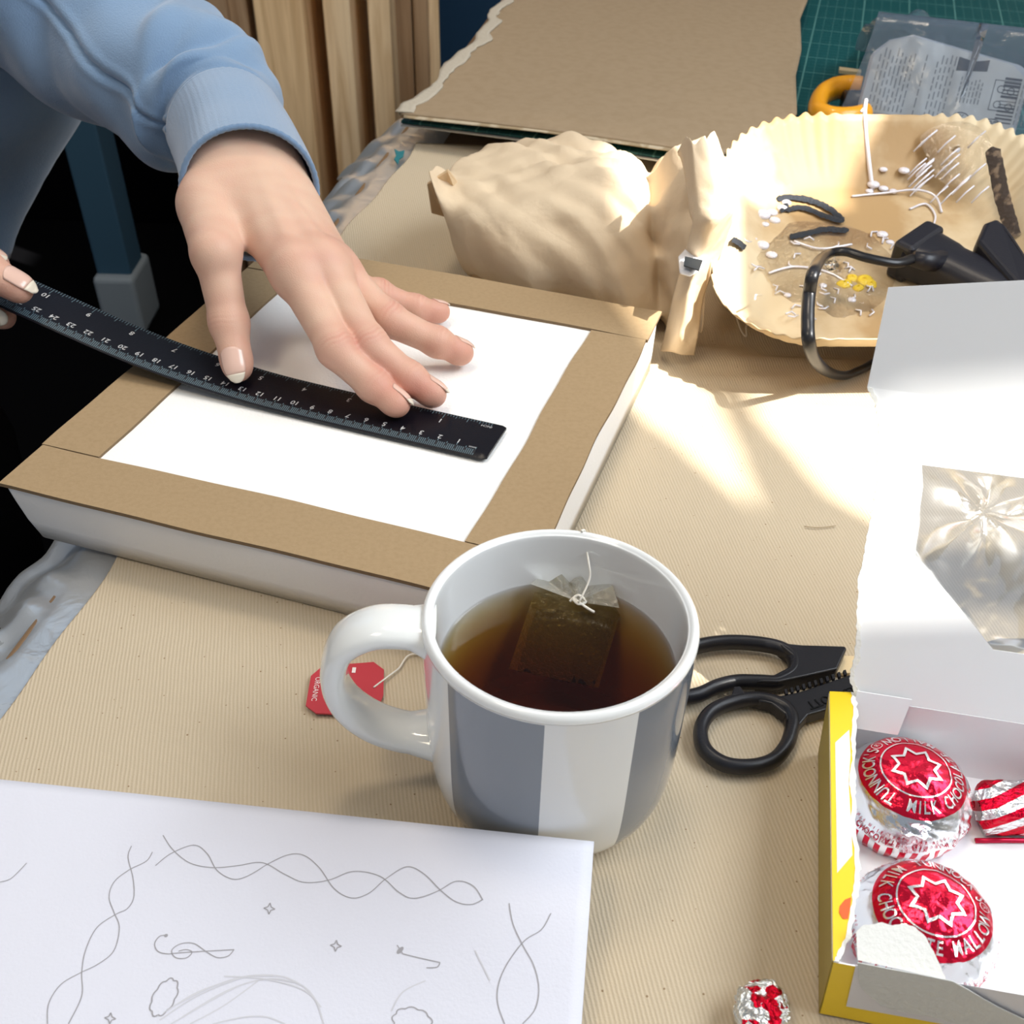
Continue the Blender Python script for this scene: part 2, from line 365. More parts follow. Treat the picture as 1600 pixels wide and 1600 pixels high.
# ------------------------------------------------------------------ shallow box with card frame
bA = np.array([-.238027, .400174]); yaw = -.305723; BW, BL, BH = .249638, .269742, .0351
bu = np.array([math.cos(yaw), math.sin(yaw)]); bv = np.array([-math.sin(yaw), math.cos(yaw)])
def BX(a, b, z): q = bA+a*bu+b*bv; return np.array([q[0], q[1], z])
def b_of(px, py, z=BH):
    q = U(px, py, z)[:2]-bA; return float(q@bu), float(q@bv)
fb = thing('framed_box_lid', 'shallow white box with a brown cardboard border glued on its top', 'box', BX(BW/2, BL/2, 0))
zt = BH-.0019
def body():
    n = 24; rows = []; cr = .004
    outl = []
    for k, (cx, cy) in enumerate(((cr, cr), (BW-cr, cr), (BW-cr, BL-cr), (cr, BL-cr))):
        for q in range(6):
            a = pi+k*pi/2+q/5*pi/2; outl.append((cx+cr*math.cos(a), cy+cr*math.sin(a)))
    V = []; m = len(outl)
    for z, ins in ((0.0008, .0035), (.012, .0018), (.024, .0006), (zt-.002, .0), (zt-.0005, .0006), (zt, .0016)):
        for (x, y) in outl:
            x2 = x+max(0, BW/2-x)/(BW/2)*ins*1.4; y2 = y+(BL/2-y)/(BL/2)*ins*1.4
            bow = .0008*math.sin(x*40)*(y < .01); V.append(BX(x2, y2+bow, z))
    Fc = [tuple(range(m))[::-1]]+[(r*m+k, r*m+(k+1) % m, (r+1)*m+(k+1) % m, (r+1)*m+k) for r in range(5) for k in range(m)]+[tuple(range(5*m, 6*m))]
    return V, Fc
mk('box_body', *body(), M_white, fb, smooth=True).modifiers.new('w', 'WEIGHTED_NORMAL')
ia = [b_of(160, 710), b_of(722, 853), b_of(925, 515)]
inL, inN = ia[0]; inR = ia[1][0]; inF = ia[2][1]
inR = (ia[1][0]+ia[2][0])/2; inN = (ia[0][1]+ia[1][1])/2
mk('paper_panel', *slab([BX(inL-.01, inN-.01, zt+.0002), BX(inR+.01, inN-.01, zt+.0002), BX(inR+.01, inF+.01, zt+.0002), BX(inL-.01, inF+.01, zt+.0002)], (0, 0, .0004)), M_wpaper, fb, False)
def strip(a0, b0, a1, b1, long_a, wob, seed, lab=None):
    """corrugated strip between box coordinates; edges slightly wavy"""
    n = 30; q = random.Random(seed); ph = q.uniform(0, 6); V = []; th = .0019
    for i in range(n+1):
        t = i/n
        for s in (0, 1):
            for top in (0, 1):
                w1 = wob*(math.sin(t*9+ph+s*2)+.5*math.sin(t*23+ph+s))
                if long_a: a, b = a0+(a1-a0)*t, (b0, b1)[s]+w1
                else: b, a = b0+(b1-b0)*t, (a0, a1)[s]+w1
                lz = .0006*math.sin(t*pi)*(.5+.5*math.sin(ph))
                V.append(BX(a, b, zt+.0001+lz+top*th))
    Fc = []
    for i in range(n):
        k = 4*i; L = k+4
        Fc += [(k+1, L+1, L+3, k+3), (k, k+2, L+2, L), (k, L, L+1, k+1), (k+2, k+3, L+3, L+2)]
    Fc += [(0, 1, 3, 2), (4*n, 4*n+2, 4*n+3, 4*n+1)]
    o = mk('cardboard_strip', V, Fc, M_card, fb, False); o.data.materials.append(M_cardedge)
    for i, p in enumerate(o.data.polygons):
        if abs(p.normal.z) < .6: p.material_index = 1
    return o
ov = .0015
strip(-.001, -ov, BW+.001, inN, True, .0004, 3)
strip(-ov, inF, BW+ov, BL+.001, True, .0004, 4)
strip(-ov, inN+.0005, inL, inF-.0005, False, .0004, 5)
strip(inR, inN+.0005, BW+.0005, inF-.0006, False, .0006, 6)

# ------------------------------------------------------------------ ruler (30 cm, reads from the far side, bent up at the held end)
rc = thing('ruler', 'black steel ruler lying across the white panel with its left end bent up', 'ruler', U(600, 650, BH))
P1 = U(718, 688, BH+.002); P10 = U(463, 630, BH+.002); rd = (P10-P1)/np.linalg.norm(P10-P1); rn = np.array([rd[1], -rd[0], 0])   # rn points to the far edge
if rn[1] < 0: rn = -rn
zr = [(-2, .0371), (8, .0371), (12, .0379), (14, .0396), (16, .0415), (18, .0441), (20, .0477), (22, .0521), (24, .057), (26, .0618), (28, .0665), (31, .073)]
def zr_at(s): return float(np.interp(s, [a for a, _ in zr], [b for _, b in zr]))
zs = [np.mean([zr_at(s/10+q) for q in np.linspace(-1.2, 1.2, 9)]) for s in range(-20, 320)]
def RP(s, w_, dz=0):
    """s cm from zero, w_ cm across (0 near edge .. 3.2 far edge)"""
    z = float(np.interp(s*10, range(-20, 320), zs)); sh = (s-1)*.01
    q = P1+rd*sh+rn*((w_-.95)*.01); 
    th = .0011
    if w_ < .5: z -= (.5-w_)*.0016
    return np.array([q[0], q[1], z+dz])
W_R = 3.0
V = []; ns = 120; prof = [(0.02, -.0009), (0.0, -.0002), (.05, .0), (.5, 0), (W_R-.05, 0), (W_R, -.0004), (W_R-.02, -.0012)]
s0, s1 = -.75, 27.6
for i in range(ns+1):
    s = s0+(s1-s0)*i/ns
    for w_, dz in prof:
        ww = w_
        e = min(1, (s-s0)/.22); r_ = .16*(1-math.sqrt(max(0, 1-(1-e)**2)))
        ww = max(r_, min(W_R-r_, w_)); V.append(RP(s, ww, dz))
m = len(prof)
Fc = [(i*m+k, i*m+k+1, (i+1)*m+k+1, (i+1)*m+k) for i in range(ns) for k in range(m-1)]+[(i*m+m-1, i*m, (i+1)*m, (i+1)*m+m-1) for i in range(ns)]
Fc += [tuple(range(m)), tuple(ns*m+k for k in range(m))[::-1]]
mk('ruler_body', V, Fc, M_ruler, rc, True).modifiers.new('e', 'EDGE_SPLIT')
V = []; Fc = []
for i in range(141):
    s = -.05+27.5*i/140
    V += [RP(s, .09, .00008), RP(s, .50, .00008)]
    if i: k = 2*i; Fc.append((k-2, k, k+1, k-1))
mk('graduated_edge', V, Fc, M_rulerband, rc, label='grey graduated edge of the ruler')
def tick(s, w0, w1, t=.012): return [RP(s-t, w0, .00016), RP(s+t, w0, .00016), RP(s+t, w1, .00016), RP(s-t, w1, .00016)], [(0, 1, 2, 3)]
parts = []
for k in range(0, 275):
    parts.append(tick(k/10, .10 if k % 5 else .10, .50 if k % 5 else (.62 if k % 10 else .70), .020))
for k in range(0, 170):
    s = k*2.54/16
    parts.append(tick(s, W_R-.06, W_R-(.55 if k % 16 == 0 else .45 if k % 8 == 0 else .36 if k % 4 == 0 else .26), .018))
mk('tick_marks', *join(*parts), mat('dim print', (.11, .17, .20), .5), rc, False, kind='stuff')
parts = []
for n_ in range(1, 28):
    v, f = text(str(n_), .46, bold=.006); parts.append(([RP(n_+x, .88-y, .0002) for x, y, _ in v], f))
for n_ in range(1, 11):
    v, f = text(str(n_), .46, bold=.006); parts.append(([RP(n_*2.54+x, W_R-.80-y, .0002) for x, y, _ in v], f))
for s_, w_ in (('mm', .62), ('INCH', W_R-.42)):
    v, f = text(s_, .24); parts.append(([RP(.2+x, w_-y, .0002) for x, y, _ in v], f))
mk('numerals', *join(*parts), M_print, rc, False)

# ------------------------------------------------------------------ drawing sheet in front
TR = np.array([.0328, .2343, 0]); dl = np.array([-.9956, .0935, 0]); dd = np.array([-.0935, -.9956, 0])
def sheet(x_, y_, up=0):
    """x_ cm from the right edge, y_ cm from the top edge"""
    P = TR+dl*x_*.01+dd*y_*.01
    z = .0275*math.exp(-((x_-1.5)/8.5)**2)*math.exp(-(max(0, y_)/7.5)**2)+.0012
    return lift(P, z+up)
def s_of(px, py):
    q = U(px, py, 0)-TR; return float(q@dl)*100, float(q@dd)*100
sh = thing('drawing_sheet', 'sheet of white paper with pencil twists, notes and clouds, front left', 'paper', lift(TR+dl*.15+dd*.1, 0))
v, f = grid(60, 44, lambda s, t: sheet(29.7*s, 21*t))
mk('paper', v, f, M_sheet, sh, solid=.00012)
def pline(pts, wd=.035, n=10):
    P = [np.array(s_of(*p)) for p in pts]; P = catmull(P, n) if len(P) > 2 else [P[0]+(P[1]-P[0])*k/12 for k in range(13)]
    V = []; Fc = []
    for i, p in enumerate(P):
        a = P[max(0, i-1)]; b = P[min(len(P)-1, i+1)]; d = b-a; d = d/(np.linalg.norm(d)+1e-9); nn = np.array([-d[1], d[0]])*wd/2
        V += [sheet(*(p+nn), up=.00022), sheet(*(p-nn), up=.00022)]
        if i: k = 2*i; Fc.append((k-2, k-1, k+1, k))
    return V, Fc
def zp(x, y): return (x/1600*950, 1200+y/674*400)    # coordinates noted on the enlarged view of the sheet
def zl(*a): return [zp(*p) for p in a]
dark = [
 zl((429, 177), (455, 215), (500, 250), (560, 262), (625, 257), (690, 249), (750, 280), (800, 301), (865, 295), (930, 272), (1000, 285), (1050, 327), (1090, 343), (1150, 325), (1200, 298), (1245, 310), (1271, 348)),
 zl((409, 257), (450, 225), (510, 203), (545, 225), (570, 268), (610, 292), (650, 285), (710, 250), (760, 228), (800, 230), (840, 262), (880, 318), (925, 342), (970, 330), (1015, 292), (1070, 260), (1115, 278), (1160, 322), (1200, 352), (1240, 359), (1271, 346)),
 zl((346, 205), (337, 235), (350, 290), (352, 340), (335, 370), (305, 385), (255, 420), (225, 480), (215, 540), (215, 600), (180, 674)),
 zl((401, 221), (385, 245), (340, 268), (300, 300), (287, 340), (300, 380), (314, 420), (300, 480), (260, 515), (210, 540), (160, 570), (128, 620), (125, 674)),
 zl((1340, 356), (1350, 410), (1375, 465), (1405, 520), (1418, 580), (1408, 635), (1375, 674)),
 zl((1450, 382), (1425, 425), (1380, 455), (1335, 515), (1312, 570), (1310, 620), (1328, 674)),
 zl((437, 440), (420, 443), (407, 462), (415, 482), (440, 489), (480, 486), (545, 482), (616, 478)),
 zl((616, 478), (600, 495), (572, 499), (545, 485), (510, 462), (475, 463), (452, 480), (462, 499), (490, 500), (505, 485), (490, 478), (470, 482)),
 zl((1060, 489), (1100, 499), (1158, 512)), zl((1158, 512), (1150, 524), (1122, 526)),
 zl((1045, 466), (1060, 489)),
 zl((0, 300), (30, 290), (70, 250)),
]
cloud = lambda cx, cy, sx, sy, rot, n, ph=0: [zp(cx+(sx*(1+.13*abs(math.sin(n*a/2)))*math.cos(a+ph))*math.cos(rot)-(sy*(1+.13*abs(math.sin(n*a/2)))*math.sin(a+ph))*math.sin(rot), cy+(sx*(1+.13*abs(math.sin(n*a/2)))*math.cos(a+ph))*math.sin(rot)+(sy*(1+.13*abs(math.sin(n*a/2)))*math.sin(a+ph))*math.cos(rot)) for a in np.linspace(0, 2*pi, 60)]
parts = [pline(p) for p in dark]+[pline(cloud(432, 604, 50, 26, -1.05, 9), .045, 2), pline(cloud(1085, 668, 48, 34, .2, 9), .04, 2)]
for cx, cy in ((709, 370), (884, 468), (290, 659)):
    st = [zp(cx+(15 if k % 2 == 0 else 6)*math.cos(k*pi/4+.1), cy+(15 if k % 2 == 0 else 6)*math.sin(k*pi/4+.1)) for k in range(9)]
    parts += [pline([st[k], st[k+1]], .04) for k in range(8)]
v, f = fill([(math.cos(a)*.16, math.sin(a)*.08) for a in np.linspace(0, 2*pi, 20)[:-1]])
cx, cy = s_of(*zp(1053, 480)); parts.append(([sheet(cx+x*.5-y*.86, cy+x*.86+y*.5, .0002) for x, y, _ in v], f))
cx, cy = s_of(*zp(437, 441)); parts.append(([sheet(cx+x*.4, cy+y*.8, .0002) for x, y, _ in v], f))
mk('pencil_drawing', *join(*parts), M_pencil, sh, False)
faint = [zl((450, 674), (560, 610), (640, 570), (720, 555), (790, 570), (830, 610), (852, 674)), zl((480, 655), (600, 585), (700, 556), (780, 565)),
 zl((420, 664), (520, 600), (640, 552), (720, 547)), zl((470, 620), (560, 575), (650, 548), (740, 548), (800, 575)), zl((560, 674), (640, 656), (700, 655), (750, 674)), zl((430, 645), (520, 590), (620, 555)),
 zl((590, 548), (700, 556), (800, 585), (845, 630)), zl((500, 674), (590, 625), (680, 560)), zl((1120, 560), (1060, 590), (1030, 640)), zl((1250, 480), (1270, 520), (1290, 560))]
mk('faint_pencil_curves', *join(*[pline(p, .05) for p in faint]), M_pencil2, sh, False)

# ------------------------------------------------------------------ mug of tea
MX, MY, MR, MH = .016198, .263927, .047033, .088406
mug = thing('mug', 'white ceramic mug with broad grey stripes, filled with tea', 'mug', (MX, MY, 0))
def mug_mat():
    m = mat('glazed mug', (.80, .81, .80), .12, coat=.6, spec=.5); t = m.node_tree; b = t.nodes['Principled BSDF']
    g = N(t, 'ShaderNodeTexCoord'); s = N(t, 'ShaderNodeSeparateXYZ'); t.links.new(g.outputs['Object'], s.inputs[0])
    ang = math_n(t, 'ARCTAN2', s.outputs[0], math_n(t, 'MULTIPLY', s.outputs[1], -1))    # 0 towards the viewer, + to the right
    rad = math_n(t, 'SQRT', math_n(t, 'ADD', math_n(t, 'POWER', s.outputs[0], 2), math_n(t, 'POWER', s.outputs[1], 2)))
    out = math_n(t, 'MULTIPLY', math_n(t, 'GREATER_THAN', rad, .0435), math_n(t, 'LESS_THAN', s.outputs[2], MH-.0035))
    tot = None
    for a0, a1 in ((-50.5, -6.5), (31, 74), (116, 158)):
        k = math_n(t, 'MULTIPLY', math_n(t, 'GREATER_THAN', ang, math.radians(a0)), math_n(t, 'LESS_THAN', ang, math.radians(a1)))
        tot = k if tot is None else math_n(t, 'ADD', tot, k)
    x = N(t, 'ShaderNodeMix', data_type='RGBA'); t.links.new(math_n(t, 'MULTIPLY', tot, out), x.inputs[0])
    x.inputs[6].default_value = (.80, .81, .80, 1); x.inputs[7].default_value = (.20, .225, .26, 1); t.links.new(x.outputs[2], b.inputs['Base Color']); return m
M_mug = mug_mat(); M_glaze = mat('white glaze', (.80, .81, .79), .12, coat=.6)
pr = [(0.0, .003), (.026, .003), (.030, .0006), (.0350, .0004), (.0385, .0016), (.0432, .0075), (.0457, .017), (.0467, .032), (.0469, .055), (MR, MH-.006), (MR, MH-.0025), (MR-.0006, MH-.0008), (MR-.0019, MH), (MR-.0034, MH-.0009), (MR-.0042, MH-.003), (.0420, .070), (.0412, .045), (.0400, .025), (.036, .013), (.028, .0085), (0.0, .0075)]
pp = catmull([np.array([r, z, 0]) for r, z in pr], 4)
v, f = grid(96, len(pp), lambda s, t: (MX+max(pp[int(round(t*(len(pp)-1)))][0], 0)*math.cos(2*pi*s), MY+max(pp[int(round(t*(len(pp)-1)))][0], 0)*math.sin(2*pi*s), pp[int(round(t*(len(pp)-1)))][1]), cu=True)
mk('mug_body', v, f, M_mug, mug)
# handle on the left
ha = math.radians(180+3); hd = np.array([math.cos(ha), math.sin(ha), 0])
hp = [(.0435, .0805), (.053, .0830), (.0640, .0825), (.0740, .0755), (.0785, .062), (.0765, .048), (.0685, .0365), (.057, .0295), (.0435, .0270)]
HP = catmull([np.array([MX, MY, 0])+hd*a+np.array([0, 0, z]) for a, z in hp], 8)
sd = np.cross(hd, [0, 0, 1])
V = []; seg = 20
for i, p in enumerate(HP):
    t = HP[min(i+1, len(HP)-1)]-HP[max(i-1, 0)]; t = t/np.linalg.norm(t); nn = np.cross(sd, t)
    fl_ = 1+.35*max(0, 1-min(i, len(HP)-1-i)/6)
    for k in range(seg):
        a = 2*pi*k/seg; ca, sa = math.cos(a), math.sin(a)
        V.append(p+sd*.0094*fl_*math.copysign(abs(ca)**.8, ca)+nn*.0047*fl_*math.copysign(abs(sa)**.8, sa))
n = len(HP)
mk('mug_handle', V, [(i*seg+k, i*seg+(k+1) % seg, (i+1)*seg+(k+1) % seg, (i+1)*seg+k) for i in range(n-1) for k in range(seg)], M_glaze, mug)
# tea: clear coloured liquid with a shiny surface
def tea_mat():
    m = bpy.data.materials.new('tea'); m.use_nodes = True; t = m.node_tree; t.nodes.clear()
    out = N(t, 'ShaderNodeOutputMaterial'); tr = N(t, 'ShaderNodeBsdfTransparent'); g = N(t, 'ShaderNodeBsdfGlossy'); g.inputs['Roughness'].default_value = .02
    fr = N(t, 'ShaderNodeFresnel'); fr.inputs['IOR'].default_value = 1.33; x = N(t, 'ShaderNodeMixShader')
    t.links.new(fr.outputs[0], x.inputs[0]); t.links.new(tr.outputs[0], x.inputs[1]); t.links.new(g.outputs[0], x.inputs[2]); t.links.new(x.outputs[0], out.inputs[0])
    va = N(t, 'ShaderNodeVolumeAbsorption'); va.inputs[0].default_value = (.895, .79, .46, 1); va.inputs[1].default_value = 150; t.links.new(va.outputs[0], out.inputs['Volume']); return m
TZ = .0645
pr2 = [(0, TZ), (.0395, TZ), (.0414, TZ+.0003), (.0422, TZ+.0012), (.0426, TZ+.0010), (.0417, .045), (.0405, .025), (.0365, .0125), (.0285, .0080), (0, .0070)]
v, f = grid(72, len(pr2), lambda s, t: (MX+pr2[int(round(t*9))][0]*math.cos(2*pi*s), MY+pr2[int(round(t*9))][0]*math.sin(2*pi*s), pr2[int(round(t*9))][1]), cu=True)
tea = mk('tea', v, [q[::-1] for q in f], tea_mat()); tag(tea, 'dark amber tea in the striped mug', 'drink')
tea['fits'] = 1
# tea bag
bag = thing('tea_bag', 'gauze tea bag with string and red tag, floating in the mug', 'tea bag', (MX, MY, .03))
M_gauze = film('tea bag gauze', (.80, .78, .66), .10, .22, ((500, .5),), dif=.30, dcol=(.62, .58, .44))
crb = Crumple(10, 25, 120, 3)
def bagsurf(side):
    c00, c10, c11, c01 = U(835, 925, TZ-.002), U(975, 940, TZ-.003), U(935, 1075, TZ-.030), U(795, 1045, TZ-.030)
    def fn(s, t):
        p = (c00*(1-s)+c10*s)*(1-t)+(c01*(1-s)+c11*s)*t
        bul = math.sin(pi*s)*math.sin(pi*t); p = p+np.array([0, .15, .9])*side*.006*bul**.6*(1 if t > .1 else 1)
        return p+np.array([0, .2, 1])*.0012*crb(p*1.0)*min(1, bul*3)
    return grid(22, 22, fn)
mk('pouch', *join(bagsurf(1), bagsurf(-1)), M_gauze, bag)
c00 = U(885, 1000, TZ-.012)
v, f = join(bagsurf(.55), bagsurf(-.55)); v2, f2 = grid(22, 22, lambda s_, t_: (0, 0, 0)); 
crl = Crumple(14, 200, 900, 6); kept = [q for q in f if all((i_ % 484) % 22 >= 5 and 2 <= (i_ % 484)//22 <= 20 for i_ in q)]
v = [np.array(p)+np.array([0, 0, .0007])*crl(p) for p in v]
mk('tea_leaves', v, kept, mat('tea leaves', (.035, .014, .006), .95, bump=[('noise', 900, .8)]), bag, False, kind='stuff')
# gathered top of the bag standing out of the tea
topP = [(828, 912), (846, 900), (873, 889), (888, 905), (905, 902), (930, 900), (957, 915), (968, 950)]
kn = U(903, 940, TZ+.0015)
V = [kn]; Fc = []
for i, p in enumerate(topP):
    V.append(U(*p, TZ+(.006 if i % 2 == 0 else .0015)))
    if i: Fc.append((0, i, i+1))
for q in (((815, 935), (828, 912)), ((968, 950), (975, 975))):
    pass
mk('gathered_top', V, Fc, M_gauze, bag, False)
M_str = mat('white cotton string', (.80, .76, .68), .8)
sp = [kn, U(906, 938, TZ+.004), U(921, 905, TZ+.010), U(920, 880, TZ+.015), U(915, 852, .0825), U(911, 835, .0872)]
rimb = U(909, 829, MH+.0006); back = np.array([MX+.010, MY+MR+.0008, MH-.006])
dn = [rimb, back, np.array([MX+.006, MY+MR+.001, .05]), np.array([MX-.002, MY+MR+.003, .010]), np.array([MX-.022, MY+MR+.0, .0016]), U(655, 1022, .0014), U(620, 1047, .0014), U(584, 1074, .0022)]
mk('string', *tube(catmull(sp+dn, 8), .00042, 6), M_str, bag)
mk('knot', *join(tube(catmull([kn+np.array(q)*.001 for q in ((-3, 0, 0), (0, 2, 1.5), (3, 0, 0), (0, -2, .6), (-2, 1, 1), (3, -3, 0), (6, -5, -.5))], 4), .0005, 6)), M_str, bag)
tg = [(501, 1045), (486, 1058), (478, 1104), (494, 1116), (573, 1119), (592, 1106), (599, 1087), (600, 1048), (584, 1036), (520, 1041)]
TG = [U(*p, .0012) for p in tg]
mk('tag', *slab(TG, (0, 0, .0007)), mat('red card tag', (.50, .035, .05), .5), bag, False)
a0, a1 = U(497, 1058, .0021), U(490, 1095, .0021); ax = (a1-a0)/np.linalg.norm(a1-a0); ay = np.array([-ax[1], ax[0], 0])
v, f = text('ORGANIC', .0032); L = np.linalg.norm(a1-a0)
wx = max(p[0] for p in v)-min(p[0] for p in v)
mk('lettering', [(a0+a1)/2+ax*x*L/wx+ay*y for x, y, _ in v], f, mat('pale print', (.85, .75, .72), .6), bag, False)
mk('printed_mark', [U(553, 1047, .0021)+ax*x+ay*y for x, y in ((-.0016, -.0008), (.0016, -.0008), (.0016, .0008), (-.0016, .0008))], [(0, 1, 2, 3)], bpy.data.materials['pale print'], bag, False)

# ------------------------------------------------------------------ person: both hands as one skin, sweatshirt, trousers
def smin(a, b, k):
    h = np.clip(.5+.5*(b-a)/k, 0, 1); return b*(1-h)+a*h-k*h*(1-h)
def cone(P, a, b, ra, rb):
    a = np.asarray(a, np.float32); b = np.asarray(b, np.float32); d = b-a; L2 = float(d@d)
    t = np.clip(((P-a)@d)/L2, 0, 1); t = t*t*(3-2*t)*.5+t*.5
    q = P-a-((((P-a)@d)/L2).clip(0, 1))[..., None]*d
    return np.sqrt((q*q).sum(-1))-(ra+(rb-ra)*t)
def ell(P, c, r, ax=None):
    q = P-np.asarray(c, np.float32)
    if ax is not None: q = q@np.asarray(ax, np.float32).T
    q = q/np.asarray(r, np.float32); k = np.sqrt((q*q).sum(-1)); return (k-1)*min(r)
def nets(fn, lo, hi, h):
    lo = np.array(lo); n = np.ceil((np.array(hi)-lo)/h).astype(int)+1
    g = np.stack(np.meshgrid(*[lo[i]+h*np.arange(n[i]) for i in range(3)], indexing='ij'), -1).astype(np.float32)
    d = fn(g); ins = d < 0
    c = np.zeros(tuple(n-1), int); acc = np.zeros(tuple(n-1)+(3,)); cnt = np.zeros(tuple(n-1))
    cor = [(i, j, k) for i in (0, 1) for j in (0, 1) for k in (0, 1)]
    sl = lambda A, o: A[o[0]:A.shape[0]-1+o[0], o[1]:A.shape[1]-1+o[1], o[2]:A.shape[2]-1+o[2]]
    s = sum(sl(ins, o).astype(int) for o in cor); act = (s > 0) & (s < 8)
    for a in range(8):
        for b in range(a+1, 8):
            ca, cb = cor[a], cor[b]
            if sum(abs(ca[i]-cb[i]) for i in range(3)) != 1: continue
            da, db = sl(d, ca), sl(d, cb); x = (da < 0) != (db < 0)
            t = np.where(x, da/np.where(x, da-db, 1), 0)
            for i in range(3): acc[..., i] += np.where(x, ca[i]+(cb[i]-ca[i])*t, 0)
            cnt += x
    idx = -np.ones(act.shape, int); idx[act] = np.arange(act.sum()); w = np.argwhere(act)
    V = lo+h*(w+acc[act]/cnt[act][:, None]); Fq = []
    for ax in range(3):
        o = [0, 0, 0]; o[ax] = 1
        A = ins[:-1, :-1, :-1]; B = ins[o[0]:ins.shape[0]-1+o[0], o[1]:ins.shape[1]-1+o[1], o[2]:ins.shape[2]-1+o[2]]
        x = np.argwhere(A != B); u, v = [(1, 2), (2, 0), (0, 1)][ax]
        x = x[(x[:, u] > 0) & (x[:, v] > 0)]
        def I(du, dv):
            y = x.copy(); y[:, u] -= du; y[:, v] -= dv; return idx[y[:, 0], y[:, 1], y[:, 2]]
        q = np.stack([I(0, 0), I(1, 0), I(1, 1), I(0, 1)], 1); fl = ~A[x[:, 0], x[:, 1], x[:, 2]]
        q[fl] = q[fl][:, ::-1]; q = q[(q >= 0).all(1)]; Fq.append(q)
    return V, np.concatenate(Fq)
HJ = {'index': [(462, 422, .0885), (524, 546, .0655), (583, 603, .0505), (621, 631, .0452)],
      'middle': [(504, 416, .0875), (577, 540, .0635), (640, 592, .0500), (678, 616, .0435)],
      'ring': [(524, 424, .0805), (606, 499, .0630), (683, 535, .0508), (722, 551, .0430)],
      'pinky': [(526, 438, .0725), (592, 460, .0550), (650, 481, .0472), (688, 487, .0420)],
      'thumb': [(326, 322, .1010), (337, 396, .0935), (358, 504, .0640), (371, 573, .0475)]}
HR = {'index': (.0116, .0094, .0082, .0065), 'middle': (.0116, .0094, .0082, .0065), 'ring': (.0110, .0089, .0078, .0063),
      'pinky': (.0098, .0076, .0067, .0056), 'thumb': (.0145, .0114, .0101, .0077)}
HP3 = {k: [U(*a) for a in v] for k, v in HJ.items()}
WR = U(388, 255, .1120); FA = D(366, 175, .668)
wu = U(440, 268, .106); wl = U(338, 268, .110)
def hand_sdf(P):
    J = HP3; fing = []
    for k in ('index', 'middle', 'ring', 'pinky', 'thumb'):
        j, r = J[k], HR[k]; kn = .004
        a = cone(P, j[0], j[1], r[0], r[1]*.93); b = cone(P, j[1], j[2], r[1]*.96, r[2]*.95); c = cone(P, j[2], j[3], r[2]*.96, r[3])
        d = smin(smin(a, b, kn), c, kn)
        up = np.array([0, .35, 1.]); up /= np.linalg.norm(up)
        if k == 'thumb': up = np.array([-.1, -.6, .75]); up /= np.linalg.norm(up)
        for q, rr, s in ((1, r[1], .24), (2, r[2], .12)):     # knuckle bumps on the back of the finger
            m_ = np.array(j[q])+up*rr*s; e = np.sqrt(((P-m_.astype(np.float32))**2).sum(-1))-rr*.90; d = smin(d, e, .0035)
        pad = np.array(j[3])-up*.0008-(j[3]-j[2])*.18; e = np.sqrt(((P-pad.astype(np.float32))**2).sum(-1))-r[3]*1.04; d = smin(d, e, .003)
        fing.append(d)
    # back of the hand
    w0, w1 = (np.asarray(wl), np.asarray(wu)); wm = (w0+w1)/2
    palm = cone(P, wm*.5+w1*.5, J['pinky'][0]+np.array([-.004, .004, -.001]), .0158, .0115)
    palm = smin(palm, cone(P, wm*.4+w1*.6, J['ring'][0]+np.array([0, 0, -.002]), .0165, .0125), .008)
    palm = smin(palm, cone(P, wm, J['middle'][0]+np.array([0, 0, -.002]), .0172, .0130), .008)
    palm = smin(palm, cone(P, wm*.5+w0*.5, J['index'][0]+np.array([0, 0, -.002]), .0172, .0130), .008)
    th = smin(cone(P, w0, J['thumb'][0], .0165, .0148), cone(P, J['thumb'][0], J['thumb'][1], .0155, .0122), .006)
    web = cone(P, J['thumb'][0]*.6+wm*.4, J['index'][0]*.55+wm*.45+np.array([0, 0, -.006]), .014, .0125)
    palm = smin(smin(palm, th, .010), web, .009)
    fore = cone(P, w0*.66+w1*.34, FA+(w0-w1)*.10, .0190, .0195)
    fore = smin(fore, cone(P, w0*.30+w1*.70, FA-(w0-w1)*.10, .0180, .0190), .008)
    body = smin(palm, fore, .012)
    for k, kb in (('index', .0105), ('middle', .0105), ('ring', .0095), ('pinky', .0085)):   # knuckles
        m_ = np.array(J[k][0])+np.array([0, -.001, .0030]); e = np.sqrt(((P-m_.astype(np.float32))**2).sum(-1))-kb; body = smin(body, e, .007)
    for k in ('index', 'middle', 'ring'):   # tendons, faint
        e = cone(P, wm+np.array([0, 0, .0155]), J[k][0]+np.array([0, 0, .0095]), .0015, .0022); body = smin(body, e, .006)
    F4 = smin(smin(fing[0], fing[1], .0016), fing[2], .0012); F4 = smin(F4, fing[3], .0012)
    d = smin(body, F4, .0065); d = smin(d, fing[4], .004)
    return d
allp = np.array([p for v in HP3.values() for p in v]+[WR, FA])
def crop_fore(P): return hand_sdf(P)
V1, F1 = nets(hand_sdf, allp.min(0)-.032, allp.max(0)+.032, .00095)
